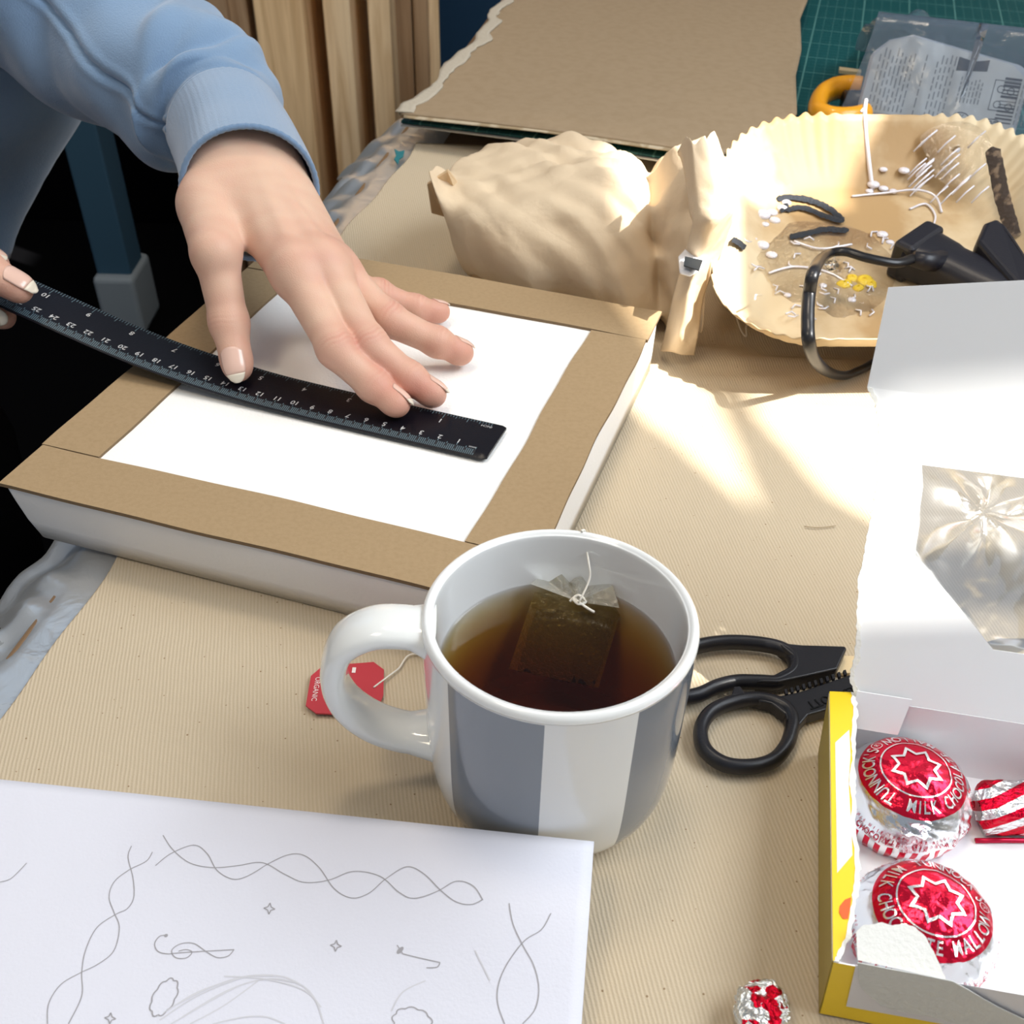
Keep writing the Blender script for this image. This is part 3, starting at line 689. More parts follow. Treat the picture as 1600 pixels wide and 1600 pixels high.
# skin detail: creases over the joints, redness over knuckles and fingertips
def laplace(V, Fq, it=2):
    n = len(V)
    for _ in range(it):
        a = np.zeros_like(V); c = np.zeros(n)
        for i in range(4):
            p, q = Fq[:, i], Fq[:, (i+1) % 4]
            np.add.at(a, p, V[q]); np.add.at(c, p, 1); np.add.at(a, q, V[p]); np.add.at(c, q, 1)
        V = V*.45+.55*a/np.maximum(c, 1)[:, None]
    return V
V1 = laplace(V1, F1, 2)
def vnorm(V, Fq):
    nf = np.cross(V[Fq[:, 2]]-V[Fq[:, 0]], V[Fq[:, 3]]-V[Fq[:, 1]]); nv = np.zeros_like(V)
    for i in range(4): np.add.at(nv, Fq[:, i], nf)
    return nv/(np.linalg.norm(nv, axis=1)[:, None]+1e-12)
def skin_fx(V, Fq, joints):
    nv = vnorm(V, Fq); red = np.zeros(len(V)); dsp = np.zeros(len(V))
    for k, j in joints.items():
        up = np.array([0, .2, 1.]) if k != 'thumb' else np.array([-.2, -.7, .6])
        for q, rr in ((1, .011), (2, .009)):
            ax = j[q+1]-j[q-1]; ax /= np.linalg.norm(ax); rel = V-j[q]; a = rel@ax; ds = np.linalg.norm(rel, axis=1)
            side = np.clip(nv@up, 0, 1)*np.exp(-(ds/(rr*1.15))**4)
            for o_, w_, s_ in ((-.0036, .0007, .5), (-.0014, .0008, 1.), (.0012, .0007, .9), (.0034, .0007, .45)):
                wob = .0005*np.sin(rel@np.cross(ax, [0, 0, 1])*700+q)
                g_ = np.exp(-((a-o_-wob)/w_)**2)*side*(1 if k != 'thumb' or q == 2 else .1)*(1 if q == 1 or k == 'thumb' else .5); dsp -= .00085*s_*g_; red += .8*s_*g_
            red += .55*np.exp(-(ds/.013)**2)
        red += .75*np.exp(-(np.linalg.norm(V-j[3], axis=1)/.012)**2)+.45*np.exp(-(np.linalg.norm(V-j[0], axis=1)/.016)**2)
    V = V+nv*dsp[:, None]
    nz = np.array([math.sin(p[0]*190+math.sin(p[1]*230)*2)*math.sin(p[1]*170+p[2]*260) for p in V])
    return V, np.clip(red*.62+.08*nz+.10, 0, 1)
V1, R1 = skin_fx(V1, F1, HP3)
# the other hand, pinching the raised end of the ruler (its palm is outside the picture)
def D2(px, py, like, dz=0): return U(px, py, like+dz)
H2 = {'thumb': [U(-165, 345, .100), U(-95, 372, .096), U(-28, 418, .0830), U(28, 450, .0735)],
      'index': [U(-190, 380, .075), U(-120, 425, .062), U(-55, 480, .0500), U(4, 494, .0515)],
      'middle': [U(-180, 350, .070), U(-110, 350, .060), U(-52, 370, .0530), U(-4, 412, .0530)]}
HR2 = {'thumb': (.014, .0115, .0100, .0078), 'index': (.012, .0098, .0084, .0070), 'middle': (.012, .0098, .0084, .0068)}
pc = U(-250, 330, .09)
def hand2(P):
    d = None
    for k in H2:
        j, r = H2[k], HR2[k]
        e = smin(smin(cone(P, j[0], j[1], r[0], r[1]), cone(P, j[1], j[2], r[1], r[2]), .004), cone(P, j[2], j[3], r[2], r[3]), .004)
        d = e if d is None else smin(d, e, .0015)
    b = cone(P, pc+np.array([.012, 0, 0]), pc+np.array([-.06, .03, .02]), .028, .030); b = smin(b, cone(P, pc, H2['thumb'][0], .022, .014), .01)
    for k in ('index', 'middle'): b = smin(b, cone(P, pc, H2[k][0], .02, .012), .01)
    return smin(d, b, .008)
ap2 = np.array([p for v in H2.values() for p in v]+[pc+np.array([-.06, .03, .02])])
V2, F2 = nets(hand2, ap2.min(0)-.034, ap2.max(0)+.034, .0013); V2 = laplace(V2, F2, 2); V2, R2 = skin_fx(V2, F2, H2)
per = thing('person', 'person in a pale blue sweatshirt pressing a black ruler down with a spread hand', 'person', (-.42, .75, -.74))
def skin_mat():
    m = mat('skin', (.8, .5, .42), .47, spec=.35, sss=.12, attr='Col', bump=[('vor', 1500, .16), ('noise', 260, .18)], bdist=.0006); return m
M_skin = skin_mat()
def paint(o, R):
    ca = o.data.color_attributes.new('Col', 'FLOAT_COLOR', 'POINT'); c1 = np.array([.70, .48, .355]); c2 = np.array([.52, .17, .13])
    c = c1+(c2-c1)*R[:, None]; ca.data.foreach_set('color', np.concatenate([c, np.ones((len(c), 1))], 1).astype(np.float32).ravel())
Vb = np.concatenate([V1, V2]); Fb = np.concatenate([F1, F2+len(V1)])
o = mk('body', Vb, Fb, M_skin, per); paint(o, np.concatenate([R1, R2]))
bodyo = o
M_nail = mat('fingernail', (.72, .48, .39), .25, coat=.4); M_tip = mat('nail tip', (.74, .66, .54), .35)
def nail(j2, j3, r, up, wd=.0118, ln=.0128, ext=.0035, off=.0, par=None):
    ax = j3-j2; ax /= np.linalg.norm(ax); up = np.array(up, float); up -= ax*(up@ax); up /= np.linalg.norm(up); sd = np.cross(ax, up)
    def fn(s, t, t0, t1):
        u = t0+(t1-t0)*t; a = (s-.5)*2; ww = wd/2*(1-.12*max(0, u-.8)/.35)
        edge = 1-.32*abs(a)**2.5 if u > .9 else 1
        x = -ln*.62+ln*u*(1 if u < .9 else (.9/u+(1-.9/u)*edge)); x -= (.0022*(abs(a)**2.2))*(1-min(1, u*2)) * -1
        ang = a*ww/(r*1.02); 
        x_ = x+off; rr = r*math.sqrt(max(.25, 1-(max(0, x_+.001)/(1.42*r))**2))+.0006; dr = 0
        return j3+ax*(x+off)+up*((rr+dr)*math.cos(ang))+sd*((rr+dr)*math.sin(ang))
    v, f = grid(13, 12, lambda s, t: fn(s, t, 0, 1.0)); o1 = mk('fingernail', v, f, M_nail, bodyo, solid=.0005)
    v, f = grid(13, 5, lambda s, t: fn(s, t, 1.0, 1.0+ext/ln)); o2 = mk('nail_tip', v, f, M_tip, bodyo, solid=.0006)
J = HP3
nail(J['thumb'][2], J['thumb'][3], .0077, (-.05, -.75, .62), .0125, .0135, .0042)
nail(J['index'][2], J['index'][3], .0066, (.10, .65, .75), .0105, .0115, .0026)
nail(J['middle'][2], J['middle'][3], .0066, (.10, .55, .80), .0105, .0112, .0020)
nail(J['ring'][2], J['ring'][3], .0064, (.10, .45, .85), .0100, .0108, .0014)
nail(J['pinky'][2], J['pinky'][3], .0057, (.10, .50, .80), .0085, .0092, .0012)
nail(H2['thumb'][2], H2['thumb'][3], .0078, (.25, -.1, .9), .0120, .0130, .0048)
nail(H2['index'][2], H2['index'][3], .0070, (-.1, -.8, .35), .0110, .0115, .0040)
nail(H2['middle'][2], H2['middle'][3], .0068, (.5, -.2, .7), .0100, .0110, .0030)
# sweatshirt: sleeve with cuff, torso
M_blue = mat('pale blue sweatshirt', (.20, .305, .455), .95, spec=.1, sheen=.5, bump=[('noise', 1100, .35), ('noise', 55, .35)], bdist=.0012, vary=(9, (.155, .245, .38), .4, .65))
Sx = [((392, 303), .574, .0352), ((389, 290), .582, .0352), ((380, 260), .600, .0348), ((368, 227), .615, .0342), ((355, 202), .628, .0336),
      ((348, 186), .634, .0348), ((338, 172), .638, .0400), ((322, 157), .643, .0445), ((296, 140), .648, .0470), ((255, 112), .654, .0480), ((200, 76), .66, .0500), ((130, 20), .66, .0545), ((60, -35), .655, .059), ((-30, -100), .64, .063), ((-140, -180), .62, .067)]
CP = catmull([D(*a, d) for a, d, _ in Sx], 12); CRd = [x[0] for x in catmull([np.array([r, 0, 0]) for _, _, r in Sx], 12)]
frs = frames(CP, up=(0, 0, 1)); nC = len(CP); seam_i = 4*12
def folds(i, a, p):
    t = i/12.
    if t < 4: return .0004*math.sin(a*60)*.5+.0006*math.sin(a*3+t)
    k = min(1, (t-4)/1.2)
    f = .0030*math.sin(a*2+t*1.15+.6)*math.sin(t*1.7+a*.7)+.0022*math.sin(a*3-t*2.1)+.0006*math.sin(a*7+t*3.3)
    f += -.0055*math.exp(-((t-8.3-.9*math.sin(a*1.3+.4))/.33)**2)*max(0, math.sin(a*1.0+.8))
    f += -.0045*math.exp(-((t-6.8-.7*math.sin(a*1.6+2))/.28)**2)*max(0, math.sin(a*1.4-.5))
    f += -.0050*math.exp(-((t-9.9-1.0*math.sin(a*1.1-1))/.35)**2)
    return f*k*1.0
SEG = 160; V = []
SM = catmull([D(*p, .6) for p in ((-120, -150), (-20, -90), (60, 0), (110, 52), (165, 115), (200, 140), (222, 172), (247, 194), (262, 192))], 20)
SMp = np.array([proj_px(p) for p in SM]); seam_a = {}
for i, (t_, u_, w_) in enumerate(frs):
    best = (1e9, None)
    for k in range(SEG):
        a = 2*pi*k/SEG; n_ = u_*math.cos(a)+w_*math.sin(a); p = CP[i]+n_*CRd[i]
        if n_@(C0-p) < 0: continue
        d = np.min(np.linalg.norm(SMp-np.array(proj_px(p)), axis=1))
        if d < best[0]: best = (d, a)
    if best[0] < 14: seam_a[i] = best[1]
ks_ = sorted(seam_a); un_ = np.unwrap([seam_a[k] for k in ks_]) if ks_ else []
un_ = np.convolve(np.pad(un_, 4, mode='edge'), np.ones(9)/9, 'valid') if len(un_) else un_
seam_a = dict(zip(ks_, un_))
for i, (t_, u_, w_) in enumerate(frs):
    for k in range(SEG):
        a = 2*pi*k/SEG; r = CRd[i]+folds(i, a, None)
        if i in seam_a and i > seam_i:
            da = (a-seam_a[i]+pi) % (2*pi)-pi; r += -.0028*math.exp(-(da/.034)**2)+.0012*math.exp(-((abs(da)-.10)/.05)**2)
        V.append(CP[i]+(u_*math.cos(a)+w_*math.sin(a))*r)
def part_tube(i0, i1): 
    return [V[i*SEG+k] for i in range(i0, i1+1) for k in range(SEG)], [(i*SEG+k, i*SEG+(k+1) % SEG, (i+1)*SEG+(k+1) % SEG, (i+1)*SEG+k) for i in range(i1-i0) for k in range(SEG)]
shirt_v, shirt_f = part_tube(seam_i, nC-1)
def torso(s, t):
    a = 2*pi*s; z = .62-.66*t; c = D(-330, 60, .95)
    cx, cy = -.545+.03*math.sin(t*3), .80
    r1, r2 = .165+.02*math.sin(t*4+1), .13
    # the side of the body narrows downwards, hem ends near lap
    r1 = float(np.interp(-z, [-.62, -.2, -.07, -.03, .015, .08, .43], [.17, .21, .205, .176, .152, .13, .12]))
    f = .006*math.sin(a*5+t*9)+.005*math.sin(a*3-t*14)+.003*math.sin(a*9+t*22)
    return (cx+(r1+f)*math.cos(a), cy+(r2+f)*math.sin(a), z)
tv, tf = grid(72, 70, torso, cu=True)
shirt = mk('sweatshirt', *join((shirt_v, shirt_f), (tv, tf)), M_blue, per, solid=.0016)
cv, cf = part_tube(0, seam_i)
cuff = mk('cuff', cv, cf, mat('ribbed cuff fabric', (.235, .335, .48), .95, spec=.1, sheen=.5, bump=[('noise', 1500, .5)], bdist=.0008), shirt, solid=.0022)
mk('cuff_hem', *tube([V[k] for k in range(SEG)], .0016, 8, closed=True), M_blue, shirt)
# trousers in deep shadow
tr1 = tube([np.array(p) for p in ((-.60, .86, -.28), (-.50, .68, -.30), (-.42, .50, -.33), (-.40, .44, -.40), (-.42, .46, -.72))], lambda t: .105-.045*t, 20)
tr2 = tube([np.array(p) for p in ((-.66, .80, -.28), (-.68, .62, -.32), (-.66, .42, -.35), (-.66, .36, -.42), (-.66, .42, -.72))], lambda t: .105-.045*t, 20)
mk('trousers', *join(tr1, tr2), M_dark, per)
#@@HAND
#@@REST
# ------------------------------------------------------------------ confectionery box with torn-open lid (front right)
M_boxw = mat('white coated card', (.83, .84, .86), .32, spec=.5, bump=[('noise', 25, .05)])
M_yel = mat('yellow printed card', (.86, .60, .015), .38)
M_yelshade = mat('shaded yellow side', (.40, .30, .06), .5)  # the yellow card again, dulled because this side lies in shade
M_torn = mat('torn card fibres', (.84, .84, .80), .9, bump=[('noise', 700, .3)])
M_greyw = mat('greyish white card', (.66, .66, .70), .45)
M_orr = mat('orange red print', (.80, .12, .02), .4)
KH = .035
kb = U(1295, 1082, KH)[:2]; kf = U(1300, 1503, KH)[:2]
kv = (kb-kf); KD = np.linalg.norm(kv); kv = kv/KD; ku = np.array([kv[1], -kv[0]]); KW = .172
def K(a, b, z): q = kf+a*ku+b*kv; return np.array([q[0], q[1], z])
def k_of(px, py, z=KH): q = U(px, py, z)[:2]-kf; return float(q@ku), float(q@kv)
kx = thing('confectionery_box', 'yellow and white cake box with its lid torn open and stood up', 'box', K(KW/2, KD/2, 0))
q = .0032
mk('box_floor', *slab([K(q, q*.4, .0012), K(KW, q*.4, .0012), K(KW, KD-q*.3, .0012), K(q, KD-q*.3, .0012)], (0, 0, .0006)), M_boxw, kx, False)
def wall(a0, b0, a1, b1, ins, m_in, m_out, name, z1=KH):
    n = np.array([-(b1-b0), a1-a0]); n = n/np.linalg.norm(n)*ins; th = np.array([-(b1-b0), a1-a0]); th = th/np.linalg.norm(th)*.0005
    cI = lambda a_, b_: (min(max(a_, q), KW-q), min(max(b_, q*.3), KD-q*.3))
    (p0a, p0b), (p1a, p1b) = cI(a0, b0), cI(a1, b1)
    V = [K(p0a, p0b, .0012), K(p1a, p1b, .0012), K(a1, b1, z1), K(a0, b0, z1)]; W_ = [K(p0a+th[0], p0b+th[1], .0012), K(p1a+th[0], p1b+th[1], .0012), K(a1+th[0], b1+th[1], z1), K(a0+th[0], b0+th[1], z1)]
    o = mk(name, V+W_, [(0, 1, 2, 3), (4, 7, 6, 5), (0, 4, 5, 1), (1, 5, 6, 2), (2, 6, 7, 3), (3, 7, 4, 0)], m_out, kx, False)
    o.data.materials.append(m_in); o.data.polygons[1].material_index = 1; o.data.polygons[4].material_index = 1; return o
wall(0, KD, 0, 0, q, M_boxw, M_yelshade, 'side_wall')            # left, seen edge-on
wall(0, 0, KW, 0, q*.3, M_boxw, M_yel, 'front_wall')
wall(KW, KD, 0, KD, q*.3, M_boxw, M_yel, 'back_wall')
wall(KW, 0, KW, KD, q, M_boxw, M_yel, 'side_wall')
# what is left of the top: a yellow strip along the left, torn on its right side
tearpx = [(1329, 1082), (1333, 1110), (1330, 1150), (1331, 1180), (1327, 1220), (1331, 1250), (1330, 1290), (1335, 1350), (1333, 1385), (1328, 1420), (1322, 1460), (1307, 1492), (1302, 1502)]
tear = [k_of(*p, z=KH+.0005) for p in tearpx]
outl = [(0.0002, KD), ]+[tuple(p) for p in jag(tear, .0004, 5, 2)]+[(0.0002, .0)]
def onK(z): return lambda a, b, c_: K(a, b, z+c_)
mk('top_strip', *place(fill(outl, ext=.0003), onK(KH+.0004)), M_yel, kx, False)
# white torn fibre band beside it
t1 = jag(tear, .0004, 5, 2); t2 = jag([(p[0]+(.0011+.0009*hsh(i)), p[1]) for i, p in enumerate(tear)], .0005, 5, 9)
mk('torn_edge', *place(fill([tuple(p) for p in t1]+[tuple(p) for p in t2[::-1]], ext=.00025), onK(KH+.0006)), M_torn, kx, False)
def band(px): return [k_of(*p, z=KH+.0008) for p in px]
mk('printed_panel', *place(fill(band([(1305, 1160), (1327, 1140), (1329, 1180), (1326, 1222), (1330, 1290), (1332, 1336), (1308, 1364)])), onK(KH+.0008)), mat('cream print', (.80, .78, .70), .45), kx, False)
rr_ = [(1330, 1402), (1320, 1406), (1312, 1416), (1311, 1426), (1317, 1436), (1325, 1436), (1328, 1420)]
mk('printed_mark', *place(fill(band(rr_)), onK(KH+.0009)), M_orr, kx, False)
for a_, b_ in (((1278, 1200), (1280, 1330)),):
    pass
# front wall print: grey-white parallelogram; bent torn liner flap
def fw(px, py, off=.0008):
    n3 = np.array([-kv[0], -kv[1], 0]); O = K(0, 0, KH)+n3*off; sl_ = np.cross(np.array([ku[0], ku[1], 0]), np.array([kv[0]*q*.3, kv[1]*q*.3, -KH])); sl_ /= np.linalg.norm(sl_)
    return hit(px, py, O, sl_)
mk('printed_panel', *slab([fw(1337, 1508, .0004), fw(1322, 1572, .0004), fw(1420, 1590, .0004), fw(1640, 1630, .0004), fw(1640, 1562, .0004)], (0, -.0001, 0)), M_greyw, kx, False)
fl1 = [(1340, 1500), (1338, 1470), (1337, 1457), (1348, 1446), (1362, 1444), (1378, 1441), (1395, 1446), (1412, 1443), (1430, 1449), (1446, 1464), (1458, 1486), (1468, 1508), (1477, 1530)]
topO = K(0, .0, KH+.0006); nn_ = np.array([-kv[0]*.75, -kv[1]*.75, .66])
up_v = [hit(p[0], p[1], topO, np.array([kv[0]*-.5, kv[1]*-.5, .86])) for p in jag(fl1, .8, 4, 4)]
mk('torn_flap', *slab(up_v, (0, -.0002, .0003)), M_torn, kx, False)
fl2 = [(1340, 1503), (1477, 1530), (1490, 1533), (1560, 1573), (1600, 1592), (1640, 1606), (1640, 1650), (1500, 1600), (1450, 1587), (1400, 1578), (1376, 1570), (1362, 1558), (1346, 1543), (1342, 1535)]
mk('torn_flap', *slab([fw(p[0], p[1], .0014) for p in jag(fl2, .5, 3, 8)], (0, -.0003, 0)), mat('torn liner', (.56, .57, .555), .85, bump=[('noise', 500, .5)]), kx, False)
# lid: leans back from the back wall, torn left edge, film window; turned-up flap along its top
la = math.radians(66); lw = np.array([kv[0]*math.cos(la), kv[1]*math.cos(la), math.sin(la)]); lu = np.array([ku[0], ku[1], 0]); ln = np.cross(lw, lu)
if ln[1] > 0: ln = -ln
LO = K(0, KD, KH)
def lid_of(px, py): h_ = hit(px, py, LO, ln)-LO; return float(h_@lu), float(h_@lw)
def LP(a, b, c_=0.): return LO+lu*a+lw*b+ln*c_
lt = [(1341, 1095), (1332, 1075), (1327, 1060), (1329, 1045), (1334, 1030), (1338, 990), (1338, 960), (1341, 930), (1341, 900), (1347, 880), (1352, 850), (1358, 820), (1364, 790), (1369, 760), (1371, 720), (1373, 680), (1371, 650), (1366, 628), (1355, 605)]
LT = [lid_of(*p) for p in lt]; topb = LT[-1][1]; R_ = KW
Lout = [(R_, LT[0][1]*0+.0), ]+[(LT[0][0], 0.0)]+[tuple(p) for p in jag(LT, .0003, 5, 5)]+[(R_, topb)]
wnd = [lid_of(*p) for p in ((1440, 726), (1442, 760), (1432, 830), (1430, 868), (1443, 882), (1500, 950), (1552, 1015))]
wnd += [(wnd[-1][0]+.045, wnd[-1][1]), (wnd[-1][0]+.062, wnd[-3][1]), (wnd[-1][0]+.062, wnd[0][1])]
M_lid = mat('white lid card', (.84, .85, .86), .28, spec=.5, bump=[('noise', 18, .06)])
lid = mk('lid', *place(fill(Lout, [wnd], ext=.00025), lambda a, b, c_: LP(a, b, c_)), M_lid, kx, False)
te1 = jag(LT, .0003, 5, 5); te2 = [(p[0]+.0010+.0014*hsh(i), p[1]) for i, p in enumerate(LT)]; te2 = jag(te2, .0004, 5, 12)
mk('torn_edge', *place(fill([tuple(p) for p in te1]+[tuple(p) for p in te2[::-1]], ext=.0002), lambda a, b, c_: LP(a, b, c_+.0005)), M_torn, lid, False)
# tucked side tab drawn on the lid's foot
tabp = [lid_of(*p) for p in ((1336, 1088), (1423, 1093), (1413, 1155), (1330, 1160))]
mk('glue_tab', *slab([LP(tabp[0][0], .003, .0012), LP(tabp[1][0], .003, .0012), LP(tabp[1][0]-.002, -.012, .0016), LP(tabp[0][0], -.012, .0016)], (0, -.0003, 0)), M_boxw, kx, False)
# top flap
O2 = LP(0, topb); f1 = hit(1388, 449, O2, ln*.25+np.array([0, -.9, .3])*0+ln*.75); 
fa = math.radians(74); fwv = np.array([kv[0]*math.cos(fa), kv[1]*math.cos(fa), math.sin(fa)]); fn_ = np.cross(fwv, lu)
def fl_of(px, py): h_ = hit(px, py, O2, fn_)-O2; return float(h_@lu), float(h_@fwv)
fp = [fl_of(1355, 605), fl_of(1388, 449), fl_of(1600, 438)]
FO = [fp[0], fp[1], (fp[2][0], fp[2][1]), (R_+.02, fp[2][1]+.0005), (R_, 0)]
mk('lid_flap', *place(fill(FO, ext=.00025), lambda a, b, c_: O2+lu*a+fwv*b+fn_*c_), M_lid, lid, False)
# crumpled window film behind the cut-out
def film_mat():
    m = bpy.data.materials.new('window film'); m.use_nodes = True; t = m.node_tree; t.nodes.clear()
    out = N(t, 'ShaderNodeOutputMaterial'); tr = N(t, 'ShaderNodeBsdfTransparent'); tr.inputs[0].default_value = (.80, .82, .84, 1)
    g = N(t, 'ShaderNodeBsdfGlossy'); g.inputs['Roughness'].default_value = .22; g.inputs[0].default_value = (.92, .94, .96, 1)
    fr = N(t, 'ShaderNodeLayerWeight'); fr.inputs['Blend'].default_value = .5
    x = N(t, 'ShaderNodeMixShader'); t.links.new(math_n(t, 'ADD', math_n(t, 'MULTIPLY', fr.outputs['Fresnel'], .4), .70, True), x.inputs[0]); t.links.new(tr.outputs[0], x.inputs[1]); t.links.new(g.outputs[0], x.inputs[2])
    t.links.new(x.outputs[0], out.inputs[0]); return m
wc = lid_of(1541, 806); amin = min(p[0] for p in wnd)-.003; amax = max(p[0] for p in wnd)+.003; bmin = min(p[1] for p in wnd)-.003; bmax = max(p[1] for p in wnd)+.003
crf = Crumple(8, 60, 220, 21)
def wf(s, t):
    a, b = amin+(amax-amin)*s, bmin+(bmax-bmin)*t; dx, dy = a-wc[0], b-wc[1]; r = math.hypot(dx, dy); th = math.atan2(dy, dx)
    k = min(1, r/.006)*math.exp(-r/.028); e = min(1, min(s, 1-s, t, 1-t)*9)
    d = .0042*k*math.sin(th*4+.7)+.0030*k*abs(math.sin(th*3.5+1))-.0030*math.exp(-(r/.005)**2)+.0007*math.sin(a*260+b*140)*e+.0005*crf((a, b, 0))*e
    return LP(a, b, -.0012-abs(.0)+d*e*.9-.0018)
mk('window_film', *grid(90, 90, wf), film_mat(), lid)

# ---- foil-wrapped domed cakes
def foil_mat(name, base=(.86, .87, .88), rough=.16, st=.35, sc=70):
    return mat(name, base, rough, metal=1, bump=[('edge', sc, st), ('noise', sc*3, st*.8), ('noise', sc*.6, st)], bdist=.0016)
def cake_mat():
    m = foil_mat('printed foil'); t = m.node_tree; b = t.nodes['Principled BSDF']
    tc = N(t, 'ShaderNodeTexCoord'); s = N(t, 'ShaderNodeSeparateXYZ'); t.links.new(tc.outputs['Object'], s.inputs[0])
    ang = math_n(t, 'ARCTAN2', s.outputs[1], s.outputs[0]); rad = math_n(t, 'SQRT', math_n(t, 'ADD', math_n(t, 'POWER', s.outputs[0], 2), math_n(t, 'POWER', s.outputs[1], 2)))
    top = math_n(t, 'MULTIPLY', math_n(t, 'LESS_THAN', rad, .0194), math_n(t, 'GREATER_THAN', s.outputs[2], .012))
    st = math_n(t, 'GREATER_THAN', math_n(t, 'SINE', math_n(t, 'MULTIPLY', ang, 34)), .05); st = math_n(t, 'MULTIPLY', st, math_n(t, 'LESS_THAN', s.outputs[2], .0088))
    at = N(t, 'ShaderNodeAttribute', attribute_name='hole')
    k = math_n(t, 'ADD', top, st, True)
    x = N(t, 'ShaderNodeMix', data_type='RGBA'); t.links.new(k, x.inputs[0]); x.inputs[6].default_value = (.86, .88, .90, 1); x.inputs[7].default_value = (.66, .008, .04, 1)
    t.links.new(x.outputs[2], b.inputs['Base Color'])
    t.links.new(math_n(t, 'SUBTRACT', 1.0, math_n(t, 'MULTIPLY', k, .25)), b.inputs['Metallic']); return m
M_cake = cake_mat(); M_foil = foil_mat('silver foil', sc=90); M_redink = mat('red ink on foil', (.55, .01, .05), .3, metal=.6); M_silv = mat('silver print', (.86, .87, .87), .22, metal=.85, bump=[('noise', 160, .4)])
CR, CH_ = .0243, .0285
def dome(rho, th, seed, off=0.):
    """rho 0 at the crown .. 1 at the foot"""
    ph = rho*pi/2*1.18
    r = CR*math.sin(min(ph, pi/2))**.82 if ph < pi/2 else CR*(1-.10*((ph-pi/2)/(.18*pi/2))**2)
    z = .010+(CH_-.010)*math.cos(ph)**.95 if ph < pi/2 else .010*(1-(ph-pi/2)/(.18*pi/2))
    cr_ = CRK[seed]; x, y = r*math.cos(th), r*math.sin(th)
    sec = max(0, math.cos(th-(-1.45+.2*seed)))**3
    d = .00042*cr_((x*1., y*1., z))*(.30+min(1, rho*1.2)+.8*sec)+.0006*math.sin(th*17+seed*3)*max(0, rho-.55)
    nx = math.cos(th)*math.sin(min(ph, pi/2)); ny = math.sin(th)*math.sin(min(ph, pi/2)); nz = math.cos(min(ph, pi/2))
    d += off
    return (x+nx*d, y+ny*d, z+nz*d)
CRK = {0: Crumple(12, 90, 420, 31), 1: Crumple(12, 90, 420, 47)}
RB = CR
def rho_of(r): return (2/pi/1.18)*math.asin(min(1, (r/CR))**(1/.82))
def cake(loc, seed, rot, label):
    t = thing('foil_wrapped_cake', label, 'cake', loc, 'domed cakes in foil')
    def P(r, th, off): q = dome(rho_of(min(r, CR*.9999)), th, seed, off); return np.array(loc)+np.array(q)
    def Pr(rho, th, off): return np.array(loc)+np.array(dome(rho, th, seed, off))
    v, f = grid(220, 80, lambda s, u: Pr(max(u, .001), 2*pi*s, 0), cu=True)
    o = mk('foil_wrapper', v, f, M_cake, t)
    ORIG = ORG[o]
    def ring_text(s, r, size, a0, a1, out, off=.0003, byrho=None):
        """letters spread from angle a0 to a1 degrees; out: tops away from the crown"""
        res = []; n_ = len(s)
        ws = [{'I': .55, "'": .45, 'M': 1.25, 'W': 1.3, ' ': .7, '.': .5, '·': .6}.get(c_, 1.) for c_ in s]; tot = sum(ws); acc = 0
        for c_, w_ in zip(s, ws):
            mid = (acc+w_/2)/tot; acc += w_; th = math.radians(a0+(a1-a0)*mid+rot)
            if c_ == ' ': continue
            v, f = text(c_, size, bold=size*.012); cx = (max(p[0] for p in v)+min(p[0] for p in v))/2
            vv = []
            for x, y, _ in v:
                x = (x-cx)*.78; dr = y*(1 if out else -1); dth = -x/r*(1 if out else -1)
                if byrho is None: vv.append(P(r+dr, th+dth, off))
                else: vv.append(Pr(byrho-dr/.030, th+dth, off))
            res.append((vv, f))
        return join(*res)
    A = ring_text("TUNNOCK'S", .0160, .0056, 232, 136, True)
    B = ring_text('MILK CHOCOLATE MALLOW', .0160, .0056, 246, 246+235, False)
    # circled mark
    mk('lettering', *join(A, B), M_silv, t, False, label='silver lettering around the red disc')
    rg = lambda r0, r1, c=(0, 0), n=72: ([P(r, 2*pi*i/n, .00028) for i in range(n) for r in (r0, r1)], [(2*i, 2*i+1, (2*i+3) % (2*n), (2*i+2) % (2*n)) for i in range(n)])
    mk('printed_ring', *rg(.0122, .0127), M_silv, t, False)
    aR = math.radians(131+rot); cxr = np.array([math.cos(aR), math.sin(aR)])*.0163
    def PC(x, y, off=.0003): r = math.hypot(x, y); return P(r, math.atan2(y, x), off)
    rm = [PC(cxr[0]+rr2*math.cos(2*pi*i/20), cxr[1]+rr2*math.sin(2*pi*i/20)) for i in range(20) for rr2 in (.0016, .0019)]
    v, f = text('R', .0024); ca, sa = math.cos(aR-pi/2), math.sin(aR-pi/2)
    mk('registered_mark', *join((rm, [(2*i, 2*i+1, (2*i+3) % 40, (2*i+2) % 40) for i in range(20)]), ([PC(cxr[0]+x*ca-y*sa, cxr[1]+x*sa+y*ca) for x, y, _ in v], f)), M_silv, t, False)
    st = []
    for i in range(16):
        for r0 in (0, 1):
            R1 = (.0098, .0068)[i % 2] if r0 == 0 else (.0081, .0057)[i % 2]
            st.append((R1, 2*pi*i/16+math.radians(rot+10)))
    V = []; Fc = []
    for i in range(16):
        j = (i+1) % 16
        for k in range(5):
            for r0 in (0, 1):
                a, b = st[2*i+r0], st[2*j+r0]; x = a[0]*math.cos(a[1])*(1-k/5)+b[0]*math.cos(b[1])*k/5; y = a[0]*math.sin(a[1])*(1-k/5)+b[0]*math.sin(b[1])*k/5
                V.append(PC(x, y, .00034))
    n_ = len(V)//2; Fc = [(2*i, 2*i+1, (2*i+3) % (2*n_), (2*i+2) % (2*n_)) for i in range(n_)]
    mk('star', V, Fc, M_silv, t, False, label='silver eight-pointed star outline')
